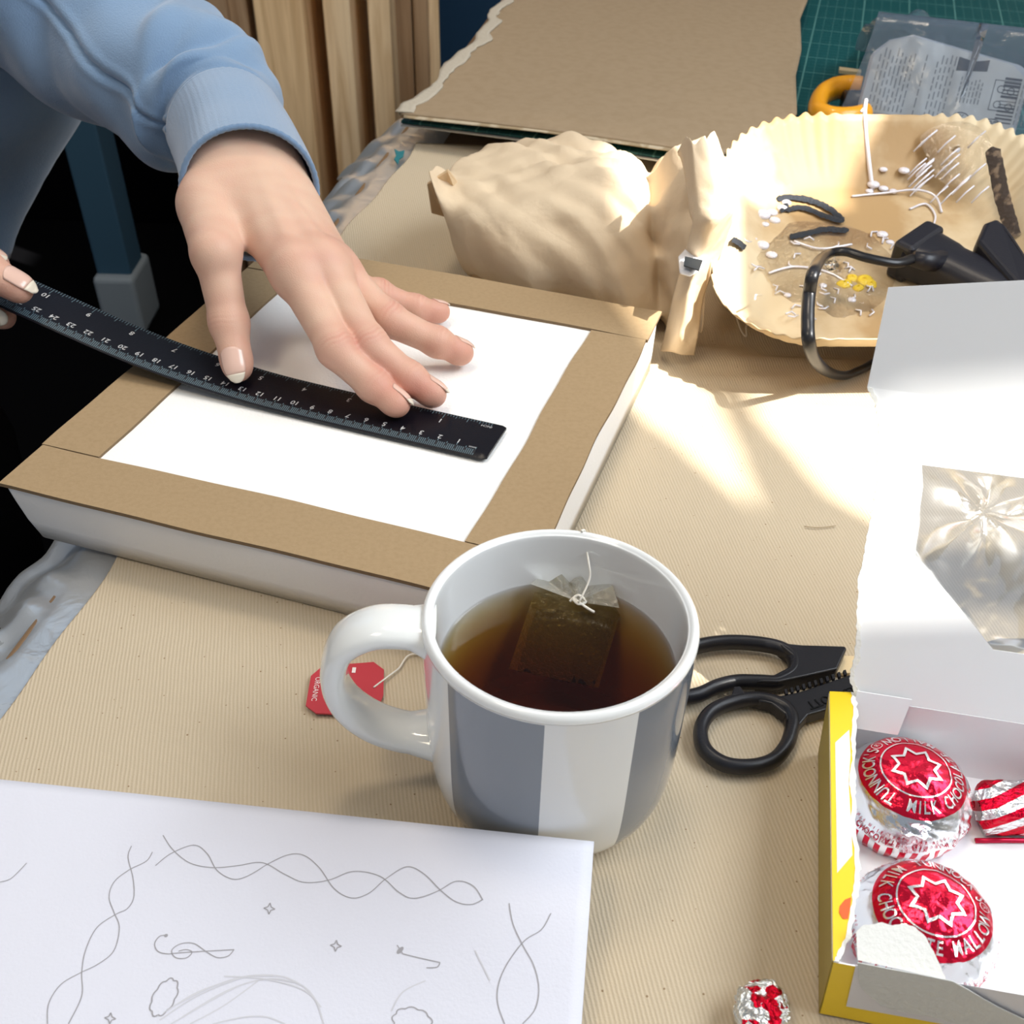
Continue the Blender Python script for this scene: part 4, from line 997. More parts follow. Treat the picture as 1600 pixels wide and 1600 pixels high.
    D_ = ring_text('MILK CHOCOLATE · Glasgow G71 7HH Scotland · MILK CHOCOLATE · Thomas Tunnock Ltd ·', CR, .0033, 190, 190+350, False, .0003, .80)
    E_ = ring_text('INGREDIENTS milk chocolate wheat flour skimmed milk powder sugar glucose syrup egg white salt', CR*.97, .0018, 180, 180+340, False, .0003, .715)
    mk('small_print', *join(D_, E_), M_redink, t, False)
    sk = [Pr(1.0, 2*pi*i/160, 0)*1.0 for i in range(160)]
    return t
c1 = U(1414, 1240, .0145); c2 = U(1443, 1446, .0145)
cake((c1[0], c1[1], .0019), 0, 0, 'foil-wrapped domed cake farther back in the box, beside the striped bar')
cake((c2[0], c2[1], .0019), 1, -132, 'foil-wrapped domed cake partly under the torn white flap')
# red and silver striped bar
def stripe_mat():
    m = foil_mat('striped foil', sc=260, st=.5, rough=.22); t = m.node_tree; b = t.nodes['Principled BSDF']
    tc = N(t, 'ShaderNodeTexCoord'); s = N(t, 'ShaderNodeSeparateXYZ'); t.links.new(tc.outputs['Object'], s.inputs[0])
    ph = math_n(t, 'SINE', math_n(t, 'MULTIPLY', math_n(t, 'SUBTRACT', math_n(t, 'MULTIPLY', s.outputs[0], .55), math_n(t, 'ADD', s.outputs[1], math_n(t, 'MULTIPLY', s.outputs[2], .8))), 2*pi/.0095))
    x = N(t, 'ShaderNodeMix', data_type='RGBA'); t.links.new(math_n(t, 'GREATER_THAN', ph, -.05), x.inputs[0]); x.inputs[6].default_value = (.86, .88, .88, 1); x.inputs[7].default_value = (.66, .006, .03, 1)
    t.links.new(x.outputs[2], b.inputs['Base Color']); return m
bl, br_ = U(1524, 1258, .012), U(1640, 1258, .012); ub = br_-bl; Lb = .085; ub = ub/np.linalg.norm(ub); ub = ub*.98+np.array([0, -.0, 0]); vb = np.array([-ub[1], ub[0], 0]); crb2 = Crumple(14, 150, 700, 77)
tb_ = thing('wafer_bar', 'foil bar with red and silver diagonal stripes at the right edge', 'wafer bar', (bl[0], bl[1], .002))
def bar(s, t):
    x = .001+Lb*s; a = 2*pi*t+.4; ca, sa = math.cos(a), math.sin(a); e = min(1, s*18+.55)
    y = math.copysign(abs(ca)**.45, ca)*.0092*e; z = .0102+math.copysign(abs(sa)**.45, sa)*.0080*(e if s > .03 else e*.7)
    p = np.array([bl[0], bl[1], 0])+ub*x+vb*y+np.array([0, 0, z]); return p+np.array([0, 0, 1])*.0006*crb2(p)*(.4+abs(sa))+vb*.0004*crb2(p+1)
v, f = grid(90, 60, bar, cv=True); v = list(v); n0 = len(v); v.append(np.mean([v[i] for i in range(60)], axis=0)-ub*.0003); f += [(n0, (i+1) % 60, i) for i in range(60)]
mk('foil_wrapper', v, f, stripe_mat(), tb_)
mk('foil_fold', *tube([bl+np.array([0, 0, -.0095])-vb*.0095+ub*.085*k/8+np.array([0, 0, .0003*(k % 2)]) for k in range(9)], .0011, 6), bpy.data.materials['red ink on foil'], tb_)
# ball of crumpled foil
def ball_mat():
    m = foil_mat('crumpled foil', sc=520, st=.55, rough=.14); t = m.node_tree; b = t.nodes['Principled BSDF']
    tc = N(t, 'ShaderNodeTexCoord'); n = N(t, 'ShaderNodeTexVoronoi', i_Scale=260.0); t.links.new(tc.outputs['Object'], n.inputs['Vector']); s = N(t, 'ShaderNodeSeparateColor'); t.links.new(n.outputs['Color'], s.inputs[0])
    x = N(t, 'ShaderNodeMix', data_type='RGBA'); t.links.new(math_n(t, 'GREATER_THAN', s.outputs[0], .60), x.inputs[0]); x.inputs[6].default_value = (.85, .86, .84, 1); x.inputs[7].default_value = (.62, .008, .03, 1)
    t.links.new(x.outputs[2], b.inputs['Base Color']); return m
bc = U(1190, 1580, .0085); bm = bmesh.new(); bmesh.ops.create_icosphere(bm, subdivisions=5, radius=.0086); c3 = Crumple(9, 130, 420, 5); c4 = Crumple(12, 500, 1100, 15)
for vv in bm.verts:
    p = np.array(vv.co); d = 1+.13*c3(p)+.055*c4(p); vv.co = Vector((p[0]*d*1.02, p[1]*d*1.12, p[2]*d*.86))
zmin = min(vv.co.z for vv in bm.verts)
vs = [np.array(vv.co)+np.array([bc[0], bc[1], -zmin+.0002]) for vv in bm.verts]; fs = [[vv.index for vv in ff.verts] for ff in bm.faces]; bm.free()
tag(mk('foil_ball', vs, fs, ball_mat(), None, False), 'small crumpled ball of red and silver foil at the bottom edge', 'foil ball')

# ------------------------------------------------------------------ scissors and wooden stick
scz = thing('scissors', 'black-handled scissors behind the mug, blades hidden under the white lid', 'scissors', U(1200, 1090, 0))
def loop(px, r, z, name, asp=.85, closed=True, n=10): 
    P = catmull([U(a, b, z) for a, b in px], n, closed); return mk(name, *tube(P, r, 14, closed, asp, up=(0, 0, 1), fixed=True), M_black, scz)
big = [(1238, 1026), (1215, 1012), (1175, 1005), (1130, 1004), (1085, 1012), (1050, 1035), (1040, 1065), (1060, 1088), (1090, 1086), (1120, 1073), (1150, 1066), (1185, 1066), (1215, 1066), (1240, 1050)]
loop(big, .0030, .0052, 'finger_loop', 1.25)
ring = [(1165+76*math.cos(a)*1.0-6*math.sin(a), 1147+52*math.sin(a)) for a in np.linspace(0, 2*pi, 15)[:-1]]
ring = [(1238, 1125), (1225, 1105), (1190, 1093), (1150, 1096), (1112, 1112), (1095, 1140), (1102, 1172), (1132, 1194), (1172, 1198), (1208, 1188), (1228, 1166), (1236, 1145)]
loop(ring, .0030, .0050, 'thumb_loop', 1.2)
blkA = [(1212, 1010), (1250, 1014), (1318, 1016), (1321, 1020), (1306, 1052), (1262, 1062), (1215, 1072), (1180, 1071), (1205, 1062), (1232, 1048), (1238, 1032)]
o = mk('upper_shank', *prism([U(a, b, .006) for a, b in blkA], .0012, .0088), M_black, scz, False, bevel=.0012)
blkB = [(1170, 1094), (1200, 1093), (1250, 1083), (1300, 1066), (1345, 1050), (1360, 1085), (1330, 1102), (1290, 1112), (1262, 1120), (1243, 1143), (1236, 1165), (1228, 1170), (1236, 1145), (1226, 1118), (1205, 1102)]
mk('lower_shank', *prism([U(a, b, .006) for a, b in blkB], .0012, .0072), M_black, scz, False, bevel=.0010)
mk('stop_nub', *prism([U(a, b, .007) for a, b in ((1142, 1090), (1146, 1076), (1156, 1075), (1166, 1090))], .003, .0085), M_black, scz, False, bevel=.0006)
M_steel = mat('steel blade', (.55, .56, .58), .25, metal=1)
mk('blade', *prism([U(a, b, .004) for a, b in ((1335, 1062), (1350, 1100), (1500, 1060), (1640, 1000), (1560, 1000))], .0035, .0050), M_steel, scz, False)
pa, pb = U(1262, 1103, .0073), U(1352, 1072, .0073); ax = (pa-pb); Lx = np.linalg.norm(ax); ax /= Lx; ay = np.array([-ax[1], ax[0], 0])
v, f = text('WESTCOTT', .0062, ext=.00018); wx = max(p[0] for p in v)-min(p[0] for p in v)
mk('embossed_lettering', [(pa+pb)/2+np.array([0, 0, .0001+z])+ax*x*Lx/wx+ay*y for x, y, z in v], f, mat('raised black', (.004, .004, .005), .25), scz, False)
mk('ribbed_strip', *join(*[prism([U(1225+k*9.2+a, 1079-k*2.6-k*k*.04+b, .0075) for a, b in ((0, 0), (4, -1), (6, 6), (2, 7))], .0068, .0082) for k in range(11)]), M_black, scz, False)
tag(mk('wooden_stick', *prism([U(a, b, .002) for a, b in ((1312, 1024), (1400, 1028), (1400, 1052), (1306, 1052))], .0003, .0022), mat('pale birch stick', (.78, .62, .38), .6), None, False, bevel=.0004), 'pale wooden craft stick lying between the scissor shanks and the lid', 'stick')

# ------------------------------------------------------------------ cutting mat and cardboard sheet at the back
def matm():
    m = mat('green cutting mat', (.0, .11, .10), .5); t = m.node_tree; b = t.nodes['Principled BSDF']
    tc = N(t, 'ShaderNodeTexCoord'); mp = N(t, 'ShaderNodeMapping'); mp.inputs['Rotation'].default_value = (0, 0, .245); t.links.new(tc.outputs['Object'], mp.inputs[0]); s = N(t, 'ShaderNodeSeparateXYZ'); t.links.new(mp.outputs[0], s.inputs[0]); tot = None
    for o_ in (0, 1):
        for pit, wd, st in ((.01, .045, .30), (.05, .022, .6)):
            fr = math_n(t, 'FRACT', math_n(t, 'MULTIPLY', math_n(t, 'ADD', s.outputs[o_], 5.003), 1/pit)); k = math_n(t, 'MULTIPLY', math_n(t, 'LESS_THAN', fr, wd*1.5), st); tot = k if tot is None else math_n(t, 'MAXIMUM', tot, k)
    x = N(t, 'ShaderNodeMix', data_type='RGBA'); t.links.new(tot, x.inputs[0]); x.inputs[6].default_value = (.0, .062, .066, 1); x.inputs[7].default_value = (.12, .30, .28, 1); t.links.new(x.outputs[2], b.inputs['Base Color']); return m
mz = .012
mA, mB = U(627, 197, mz), U(1075, 262, mz); mu = (mB-mA)/np.linalg.norm(mB-mA); mv = np.array([-mu[1], mu[0], 0])
def mpt(a, b, z): p = mA+mu*a+mv*b; return np.array([p[0], p[1], z])
cm = thing('cutting_mat', 'dark green cutting mat with a pale grid under the brown cardboard', 'cutting mat', mpt(.3, .3, .002))
def mg(s, t): 
    a, b = .60*s, .84*t; z = mz+.0035*math.exp(-(b/.05)**2)*(1-s)-.006*min(1, b/.2)+.003*math.sin(a*9)*math.exp(-(b/.08)**2)
    return mpt(a, b, z)
mk('mat_surface', *grid(50, 60, mg), matm(), cm, solid=.0022)
mk('pale_underside', *grid(50, 60, lambda s, t: mg(s, t)-np.array([0, .0015, .0024])), mat('pale mat edge', (.55, .53, .48), .7), cm, solid=.0014)
cz = .026
cL = [(626, 178), (640, 165), (655, 160), (668, 146), (690, 132), (702, 108), (722, 86), (738, 72), (745, 55), (762, 40), (770, 22), (786, 8), (800, -20), (830, -70)]
cP = [U(a, b, cz) for a, b in cL]
cR = [(1128, 243), (1180, 205), (1245, 180), (1243, 120), (1252, 80), (1250, 30), (1262, 0), (1270, -70)]
cRP = [U(a, b, cz) for a, b in cR]
MC2 = mat('grey-brown cardboard', (.33, .245, .155), .62, vary=(120, (.30, .22, .135), .4, .7), spec=.4, bump=[('noise', 30, .2)])
out_l = [tuple(p) for p in jag([p[:2] for p in cP], .0035, 7, 3)]; out_r = [tuple(p[:2]) for p in cRP]
cs = thing('cardboard_sheet', 'large brown cardboard sheet with a torn left edge on the cutting mat', 'cardboard', U(900, 120, cz))
LL = np.array([p[:2] for p in cP]); RR = np.array([p[:2] for p in cRP])
def along(A, t):
    d = np.concatenate([[0], np.cumsum(np.linalg.norm(np.diff(A, axis=0), axis=1))]); d /= d[-1]; return np.array([np.interp(t, d, A[:, 0]), np.interp(t, d, A[:, 1])])
rj = random.Random(4); sm_ = lambda a_, b_, n_: np.interp(np.arange(100), np.linspace(0, 99, n_), [rj.uniform(a_, b_) for _ in range(n_)])
jl = sm_(-.004, .004, 17)+sm_(-.0015, .0015, 60); jl2 = sm_(.004, .013, 22)+sm_(-.002, .002, 70)
def csf(s, t):
    a = along(LL, t); b = along(RR, t); a = a+np.array([jl[int(t*99)], 0]); p = a*(1-s)+b*s
    fb_ = .004*math.sin(s*pi)*(1-t)
    p[1] -= .0-fb_*0
    z = cz+.006*math.sin(s*pi)*math.exp(-t*6)-.004*math.exp(-((t)/.03)**2)*math.sin(s*pi)-.0*t
    return (p[0], p[1], z)
mk('sheet_surface', *grid(60, 100, csf), MC2, cs, solid=.0018)
mk('torn_edge', *grid(5, 100, lambda s, t: np.array(csf(0, t))*1+np.array([-.003+(jl2[int(t*99)]+.003)*s, -.001, .0022-.0005*s])), mat('torn pale liner', (.46, .41, .33), .95, bump=[('noise', 300, .9)]), cs, solid=.001)
# bright worn patches along the front edge of the sheet
mk('front_liner', *grid(60, 4, lambda s, t: np.array(csf(s, 0))+np.array([.004, -.001-.004*t*(.4+.6*abs(math.sin(s*5+1))), -.0005-.001*t])), mat('worn liner', (.50, .42, .30), .9, vary=(60, (.33, .25, .15), .45, .55)), cs, solid=.0006)
sq = U(622, 243, .002)
tag(mk('teal_scrap', *slab([U(a, b, .0022) for a, b in ((616, 234), (624, 238), (632, 236), (630, 246), (624, 250), (622, 258), (616, 250), (619, 244))], (0, 0, .0008)), mat('teal scrap', (.01, .16, .19), .6), None, False), 'tiny teal scrap on the plastic left of the cutting mat', 'scrap')
# orange ring handle
og = thing('orange_ring_handle', 'orange looped plastic handle lying on the green mat by the tray', 'tool', U(1305, 160, .02))
P = catmull([U(a, b, .030) for a, b in ((1345, 138), (1322, 136), (1300, 140), (1284, 150), (1277, 165), (1280, 178), (1300, 186), (1330, 186), (1352, 180))], 8)
mk('loop', *tube(P, .0075, 14, asp=1.3), mat('orange plastic', (.85, .36, .008), .35, coat=.3), og)
mk('dark_grip', *tube([U(1318, 160, .024), U(1345, 160, .024), U(1380, 160, .024)], .010, 12), M_black, og)
tag(mk('wood_splinter', *prism([U(a, b, .0125) for a, b in ((1311, 107), (1345, 111), (1345, 116), (1311, 112))], .0110, .0140), mat('splinter', (.62, .50, .30), .7), None, False), 'short pale wooden splinter on the green mat above the orange handle', 'splinter')

# ------------------------------------------------------------------ fluted paper tray with glue
cNL, cNR, cFR, cFL = U(1140, 512, .044), U(1660, 548, .044), U(1640, 172, .086), U(1108, 186, .086)
ty = thing('paper_tray', 'cream fluted paper tray smeared with clear glue, charcoal and yellow paint', 'tray', (cNL+cNR)/2-np.array([0, -.1, .04]))
ctr = (cNL+cNR+cFR+cFL)/4
hx = (cNR-cNL+cFR-cFL)/4; hy = (cFL-cNL+cFR-cNR)/4; LX, LY = np.linalg.norm(hx), np.linalg.norm(hy); ex_ = hx/LX; ey_ = hy/LY; ez_ = np.cross(ex_, ey_); 
rcn = .062
TDp = .034
def rim_pt(t, grow=0.):
    """rounded rectangle outline, t 0..1 -> x, y, outward normal, corner-ness"""
    a, b, r = LX+grow, LY+grow, rcn+grow
    sx, sy, qa = 2*(a-r), 2*(b-r), pi*r/2; per = 2*sx+2*sy+4*qa; d = (t % 1)*per
    segs = [('l', sx, (-a+r, -b), (1, 0), (0, -1)), ('c', qa, (a-r, -b+r), -pi/2), ('l', sy, (a, -b+r), (0, 1), (1, 0)), ('c', qa, (a-r, b-r), 0), ('l', sx, (a-r, b), (-1, 0), (0, 1)), ('c', qa, (-a+r, b-r), pi/2), ('l', sy, (-a, b-r), (0, -1), (-1, 0)), ('c', qa, (-a+r, -b+r), pi)]
    for s in segs:
        if d <= s[1]+1e-9:
            if s[0] == 'l': return np.array([s[2][0]+s[3][0]*d, s[2][1]+s[3][1]*d]), np.array(s[4]), max(0, 1-min(d, s[1]-d)/.02)
            an = s[3]+d/r; return np.array([s[2][0]+r*math.cos(an), s[2][1]+r*math.sin(an)]), np.array([math.cos(an), math.sin(an)]), 1.
        d -= s[1]
    return rim_pt(0)
def tray(s, t, off=0.):
    q_, nrm, cor = rim_pt(t); N_ = 76
    if s < .5:    # floor
        k = s/.5*.66; p = q_*k; z = -TDp
        z += .0010*math.sin(q_[0]*k*60)*math.sin(q_[1]*k*50)
    else:
        k = (s-.5)/.5; p = q_*(.66+.34*k); z = -TDp+TDp*(k**1.45)
        if k > .999: pass
    fl_ = (.0014*(.06+.94*cor))*max(0, (s-.60)/.40)*math.sin(t*2*pi*N_)
    p = p+nrm*fl_*.5; z += fl_*.9
    P_ = ctr+ex_*p[0]+ey_*p[1]+ez_*(z+off); return P_
M_tray = mat('greaseproof paper', (.68, .55, .36), .6, bump=[('noise', 90, .25)], vary=(13, (.42, .27, .125), .42, .62), spec=.4)  # brown stain blotches, deepened to stand in for shade on the tray
ns_ = 768
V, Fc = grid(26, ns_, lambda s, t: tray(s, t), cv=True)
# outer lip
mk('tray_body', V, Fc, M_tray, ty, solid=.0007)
def on_tray(px, py, dz=.0008):
    """point on the tray seen at px,py"""
    P_ = hit(px, py, ctr-ez_*TDp, ez_)
    for _ in range(18):
        x, y = float((P_-ctr)@ex_), float((P_-ctr)@ey_); r = rcn
        qx, qy = abs(x)-(LX-r), abs(y)-(LY-r); 
        k = max(abs(x)/LX, abs(y)/LY)
        if qx > 0 and qy > 0:
            lo_, hi_ = .2, 1.3
            for _i in range(20):
                mid = (lo_+hi_)/2; ax_, ay_ = abs(x)/mid-(LX-r), abs(y)/mid-(LY-r); ins_ = (math.hypot(max(ax_, 0), max(ay_, 0)) < r) if (ax_ > 0 or ay_ > 0) else True
                if ins_: hi_ = mid
                else: lo_ = mid
            k = hi_
        kk = min(1, max(0, (k-.66)/.34)); z = -TDp+TDp*kk**1.45
        P_ = P_*.5+hit(px, py, ctr+ez_*z, ez_)*.5
    return P_+ez_*dz
# glue film: glossy patches and threads
M_glue = film('clear glue', (.97, .95, .91), .03, .12, ((70, .5), (260, .5)), dif=.05, dcol=(.8, .75, .68))
M_glueb = mat('milky glue', (.72, .69, .74), .12, spec=.7, coat=.8)
def patch(px, dz=.0012, n=16):
    cxp = np.mean([p[0] for p in px]); cyp = np.mean([p[1] for p in px]); o_ = catmull([np.array([p[0], p[1], 0.]) for p in px], 4, True)
    V = []; m_ = len(o_)
    rings = 9
    for r in range(1, rings+1):
        k = r/rings
        for p in o_:
            V.append(on_tray(cxp+(p[0]-cxp)*k, cyp+(p[1]-cyp)*k, dz*(1-.75*k**3)+.0006*math.sin(p[0]*.3*k+r)*(1-k)))
    V.append(on_tray(cxp, cyp, dz)); c_ = len(V)-1
    Fc = [((r*m_+i), (r*m_+(i+1) % m_), ((r+1)*m_+(i+1) % m_), ((r+1)*m_+i)) for r in range(rings-1) for i in range(m_)]+[(c_, i, (i+1) % m_) for i in range(m_)]
    return V, Fc
gl = [patch([(1180, 390), (1230, 350), (1310, 350), (1380, 380), (1400, 430), (1370, 480), (1300, 500), (1220, 460)], .0018),
      patch([(1440, 210), (1500, 190), (1545, 215), (1540, 270), (1480, 290), (1450, 250)], .0016)]
mk('glue_film', *join(*gl), M_glue, ty)
def blob(px, py, r, h=.5): c_ = on_tray(px, py, r*.2); return sphere(c_, r, r, r*h, 12, 8)
bl_ = [(1190, 338, .006), (1206, 334, .004), (1222, 327, .004), (1228, 318, .0035), (1210, 346, .004), (1195, 352, .003), (1364, 290, .0045), (1380, 296, .0035), (1395, 300, .003), (1412, 268, .004), (1380, 266, .003), (1358, 300, .003), (1262, 450, .003), (1230, 462, .0025), (1285, 448, .003), (1330, 470, .003), (1378, 368, .004), (1390, 380, .003), (1190, 385, .005), (1205, 400, .004), (1176, 375, .003)]
for b in bl_: mk('glue_blob', *blob(*b), M_glueb, ty)
thr = [[(1352, 160), (1350, 180), (1352, 215), (1356, 250), (1361, 290), (1364, 298)], [(1352, 168), (1344, 178)], [(1178, 262), (1195, 275), (1220, 280), (1250, 272)], [(1330, 310), (1380, 305), (1430, 300), (1460, 310), (1470, 335)], [(1420, 330), (1445, 322), (1460, 340), (1455, 360)],
       [(1200, 430), (1240, 420), (1290, 428), (1330, 450)], [(1240, 380), (1280, 392), (1330, 385)]]
ps_ = [tube(catmull([on_tray(a, b, .0016) for a, b in T_], 6), .0008 if i else .0016, 6) for i, T_ in enumerate(thr)]
q2 = random.Random(9)
for k in range(46):
    x, y = q2.uniform(1170, 1500), q2.uniform(370, 500); 
    if x > 1400 and y < 430: continue
    a = q2.uniform(0, 6); ps_.append(tube([on_tray(x, y, .0014), on_tray(x+9*math.cos(a), y+6*math.sin(a), .0020), on_tray(x+16*math.cos(a+.6), y+10*math.sin(a+.6), .0014)], .0006, 5))
for k in range(26):
    x, y = 1500+q2.uniform(-60, 45), 215+q2.uniform(-10, 90); ps_.append(tube([on_tray(x, y, .0014), on_tray(x-14, y+12, .0018), on_tray(x-28, y+26, .0013)], .0006, 5))
mk('glue_threads', *join(*ps_), M_glueb, ty, kind='stuff')
# marks
M_char = mat('charcoal mark', (.018, .022, .03), .8, bump=[('noise', 700, .9)])
M_char2 = mat('brown charcoal streak', (.055, .040, .032), .8, bump=[('noise', 400, .9)], vary=(120, (.22, .16, .11), .55, .65))
def ribbon(px, w0, n=10, seed=1, dz=.0018):
    P = catmull([np.array([a, b, 0.]) for a, b in px], n); V = []; q3 = random.Random(seed)
    for i, p in enumerate(P):
        a = P[max(0, i-1)]; b = P[min(len(P)-1, i+1)]; d = (b-a)/(np.linalg.norm(b-a)+1e-9); nn = np.array([-d[1], d[0], 0]); e = min(1, min(i, len(P)-1-i)/3+.35)
        for s in (-1, -.4, .4, 1): V.append(on_tray(*(p+nn*(w0*e*s/2+q3.uniform(-.9, .9)))[:2], dz+(.0008 if abs(s) < .9 else 0)))
    Fc = [(4*i+k, 4*i+k+1, 4*i+k+5, 4*i+k+4) for i in range(len(P)-1) for k in range(3)]
    return V, Fc
for R__ in (ribbon([(1212, 314), (1240, 312), (1270, 318), (1295, 330), (1318, 350)], 9), ribbon([(1225, 332), (1255, 328), (1285, 340), (1315, 350)], 8, seed=2), ribbon([(1232, 374), (1260, 368), (1290, 362), (1325, 364)], 9, seed=3), ribbon([(1206, 312), (1220, 302), (1232, 296)], 6, seed=4), ribbon([(1218, 335), (1230, 322)], 8, seed=5), ribbon([(1143, 378), (1152, 382), (1164, 392)], 9, seed=6)): mk('charcoal_mark', *R__, M_char, ty)
mk('charcoal_streak', *join(ribbon([(1548, 235), (1556, 270), (1564, 310), (1574, 345), (1582, 375)], 25, seed=7)), M_char2, ty)
mk('yellow_paint', *join(*[patch([(cx+rr*1.3*math.cos(a)*(1+.3*hsh(k+i)), cy+rr*.8*math.sin(a)*(1+.3*hsh(k*3+i))) for i, a in enumerate(np.linspace(0, 2*pi, 9)[:-1])], .0026) for k, (cx, cy, rr) in enumerate(((1318, 446, 9), (1330, 437, 7), (1350, 440, 10), (1360, 446, 7), (1340, 452, 6)))]), mat('yellow paint', (.75, .52, .03), .4), ty)
# glue gun lying in the tray with its lead
gg = thing('glue_gun', 'black glue gun with a cord, lying in the fluted paper tray', 'glue gun', on_tray(1480, 420, 0))
g0, g1 = on_tray(1430, 424, .012), on_tray(1606, 510, .012); gd = (g1-g0)/np.linalg.norm(g1-g0); gs = np.cross(gd, ez_); gs /= np.linalg.norm(gs); gn = np.cross(gs, gd)
if gn@np.array([0, -.7, .7]) < 0: gn = -gn; gs = -gs
def gpt(x, a, b): return g0+gd*x+gs*a+gn*b
def gun(s, t):
    x = -.004+.125*s; a = 2*pi*t; w_ = .0135+.002*math.sin(s*5); h_ = .012
    if s < .18: w_ = .0200-.0050*(s/.18)**.7; 
    ca, sa = math.cos(a), math.sin(a); ex = .55 if s < .2 else .75
    return gpt(x, w_*math.copysign(abs(ca)**ex, ca), h_*math.copysign(abs(sa)**ex, sa)-.0*s)
v, f = grid(26, 28, gun, cv=True); f += [tuple(range(28))[::-1]]
M_gun = mat('black gun plastic', (.012, .012, .018), .38, bump=[('noise', 800, .1)])
mk('handle', v, f, M_gun, gg)
bx8 = [gpt(x, a, b) for x in (-.012, .002) for a, b in ((-.0180, -.012), (.0180, -.012), (.0180, .0130), (-.0180, .0130))]
mk('end_cap', bx8, [(0, 3, 2, 1), (4, 5, 6, 7), (0, 1, 5, 4), (1, 2, 6, 5), (2, 3, 7, 6), (3, 0, 4, 7)], M_gun, gg, False, bevel=.003)
tr_ = [on_tray(a, b+42, .018) for a, b in ((1500, 395), (1512, 368), (1530, 361), (1545, 372), (1560, 395), (1585, 436), (1600, 470), (1560, 470))]
mk('trigger', *slab(tr_, ez_*.012), M_gun, gg, False, bevel=.003)
e_ = hit(1426, 404, gpt(0, 0, .013), gn)
z0_ = float(e_[2]); cp = [e_, U(1400, 411, z0_+.001), U(1355, 403, z0_+.003), U(1318, 393, z0_+.004), U(1290, 399, z0_+.004), U(1272, 422, .078), U(1264, 460, .068), U(1262, 500, .060), U(1264, 535, .052), U(1273, 562, .034), U(1292, 580, .014), U(1318, 587, .0050), U(1345, 578, .0042), U(1385, 560, .0042), U(1480, 548, .0042), U(1640, 560, .0042)]
mk('strain_relief', *tube([hit(1470, 408, gpt(0, 0, .006), gn), hit(1448, 409, gpt(0, 0, .011), gn), e_], lambda t: .0066-.0022*t, 14), M_gun, gg)
cdo = mk('cord', *tube(catmull(cp, 10), .0036, 12, asp=.72), M_cord, gg)
# two loose threads beside the tray
tag(mk('loose_thread', *tube(catmull([U(a, b, .0015) for a, b in ((1152, 408), (1150, 440), (1148, 480), (1156, 512), (1166, 526), (1166, 510), (1175, 504), (1196, 500))], 6), .0006, 5), M_str), 'loose pale thread curling on the cloth beside the fluted tray', 'thread')
tag(mk('fine_thread', *tube(catmull([U(a, b, .0010) for a, b in ((1257, 822), (1275, 824), (1292, 823), (1306, 821))], 6), .0003, 5), mat('tan thread', (.45, .36, .24), .8)), 'fine tan thread on the shaded cloth between mug and lid', 'thread')

# ------------------------------------------------------------------ pale brown paper bag
pb_ = thing('paper_bag', 'crumpled pale brown paper bag lying open between the box and the tray', 'paper bag', U(900, 400, 0))
M_bag = mat('pale kraft paper', (.68, .54, .375), .7, bump=[('noise', 120, .25), ('edge', 38, .45)], bdist=.003, spec=.3)
st = [  # px centre (top, bottom) of each section, depth half-size, height
 ((668, 262), (742, 452), .012), ((700, 252), (770, 458), .045), ((760, 236), (830, 478), .075), ((850, 218), (905, 488), .085), ((930, 226), (970, 500), .080), ((985, 250), (1020, 505), .065), ((1018, 264), (1040, 510), .055), ((1060, 236), (1075, 535), .058), ((1104, 236), (1092, 550), .060)]
SEC = []
for (tx, ty_), (bx_, by_), hd_ in st:
    B = U(bx_, by_, .003)               # near bottom
    rt_ = ray(tx, ty_); y_top = B[1]+hd_*1.15; tt = y_top/rt_[1]; T_ = C0+rt_*tt
    SEC.append(np.array([ (B[0]+T_[0])/2, (B[1]+T_[1]+hd_*.5)/2, T_[2]/2, hd_, T_[2]/2, B[0], T_[0]]))
SC = catmull([s_[:6] for s_ in SEC], 10); crB = Crumple(5, 7, 16, 8); crC = Crumple(6, 22, 60, 18)
fd_ = np.array([.62, -.25, -.74]); fd_ /= np.linalg.norm(fd_)
for c__ in (crB, crC):
    c__.d = c__.d-.86*(c__.d@fd_)[:, None]*fd_; c__.d /= np.linalg.norm(c__.d, axis=1)[:, None]; c__.q = c__.q*.5
nB = len(SC)
def bagf(s, t):
    i = s*(nB-1); i0 = int(min(i, nB-2)); c_ = SC[i0]*(1-(i-i0))+SC[i0+1]*(i-i0); a = 2*pi*t; ca, sa = math.cos(a), math.sin(a)
    hz = max(.006, c_[4]); hy_ = max(.006, c_[3])
    y = hy_*math.copysign(abs(ca)**.85, ca); z = hz*math.copysign(abs(sa)**.85, sa)
    p = np.array([c_[0]+(c_[0]-c_[5])*(-.9 if sa < 0 else .9)*abs(sa), c_[1]+y, c_[2]+z])
    n_ = np.array([0, ca, sa]); p = p+n_*(.0085*crB(p)+.0042*crC(p))*(.5+.9*s if s < .6 else 1.1)
    g_ = math.exp(-((s-.72)/.05)**2); p = p+n_*(-.010*g_*abs(math.sin(a*4+1)))
    if s > .8: p = p+n_*.004*(s-.8)/.2*math.sin(a*7)
    p[2] = max(p[2], .0024+.0008*abs(math.sin(a*3)))
    return p
v, f = grid(110, 130, bagf, cv=True); n_ = len(v)
v = list(v); v.append(np.mean([v[i] for i in range(130)], axis=0)); f += [(n_, (i+1) % 130, i) for i in range(130)]
mk('bag_body', v, f, M_bag, pb_, smooth=True, solid=.0004)
# folded corner at the closed end and a raised crease
mk('folded_end', *slab([U(667, 288, .066), U(700, 266, .075), U(726, 300, .060), U(745, 380, .030), U(790, 452, .006), U(765, 452, .006), U(735, 432, .008), U(694, 340, .040), U(674, 334, .045)], (0, .002, .0006)), mat('shaded fold paper', (.62, .45, .27), .75, bump=[('noise', 120, .3)]), pb_, False, bevel=.0008)
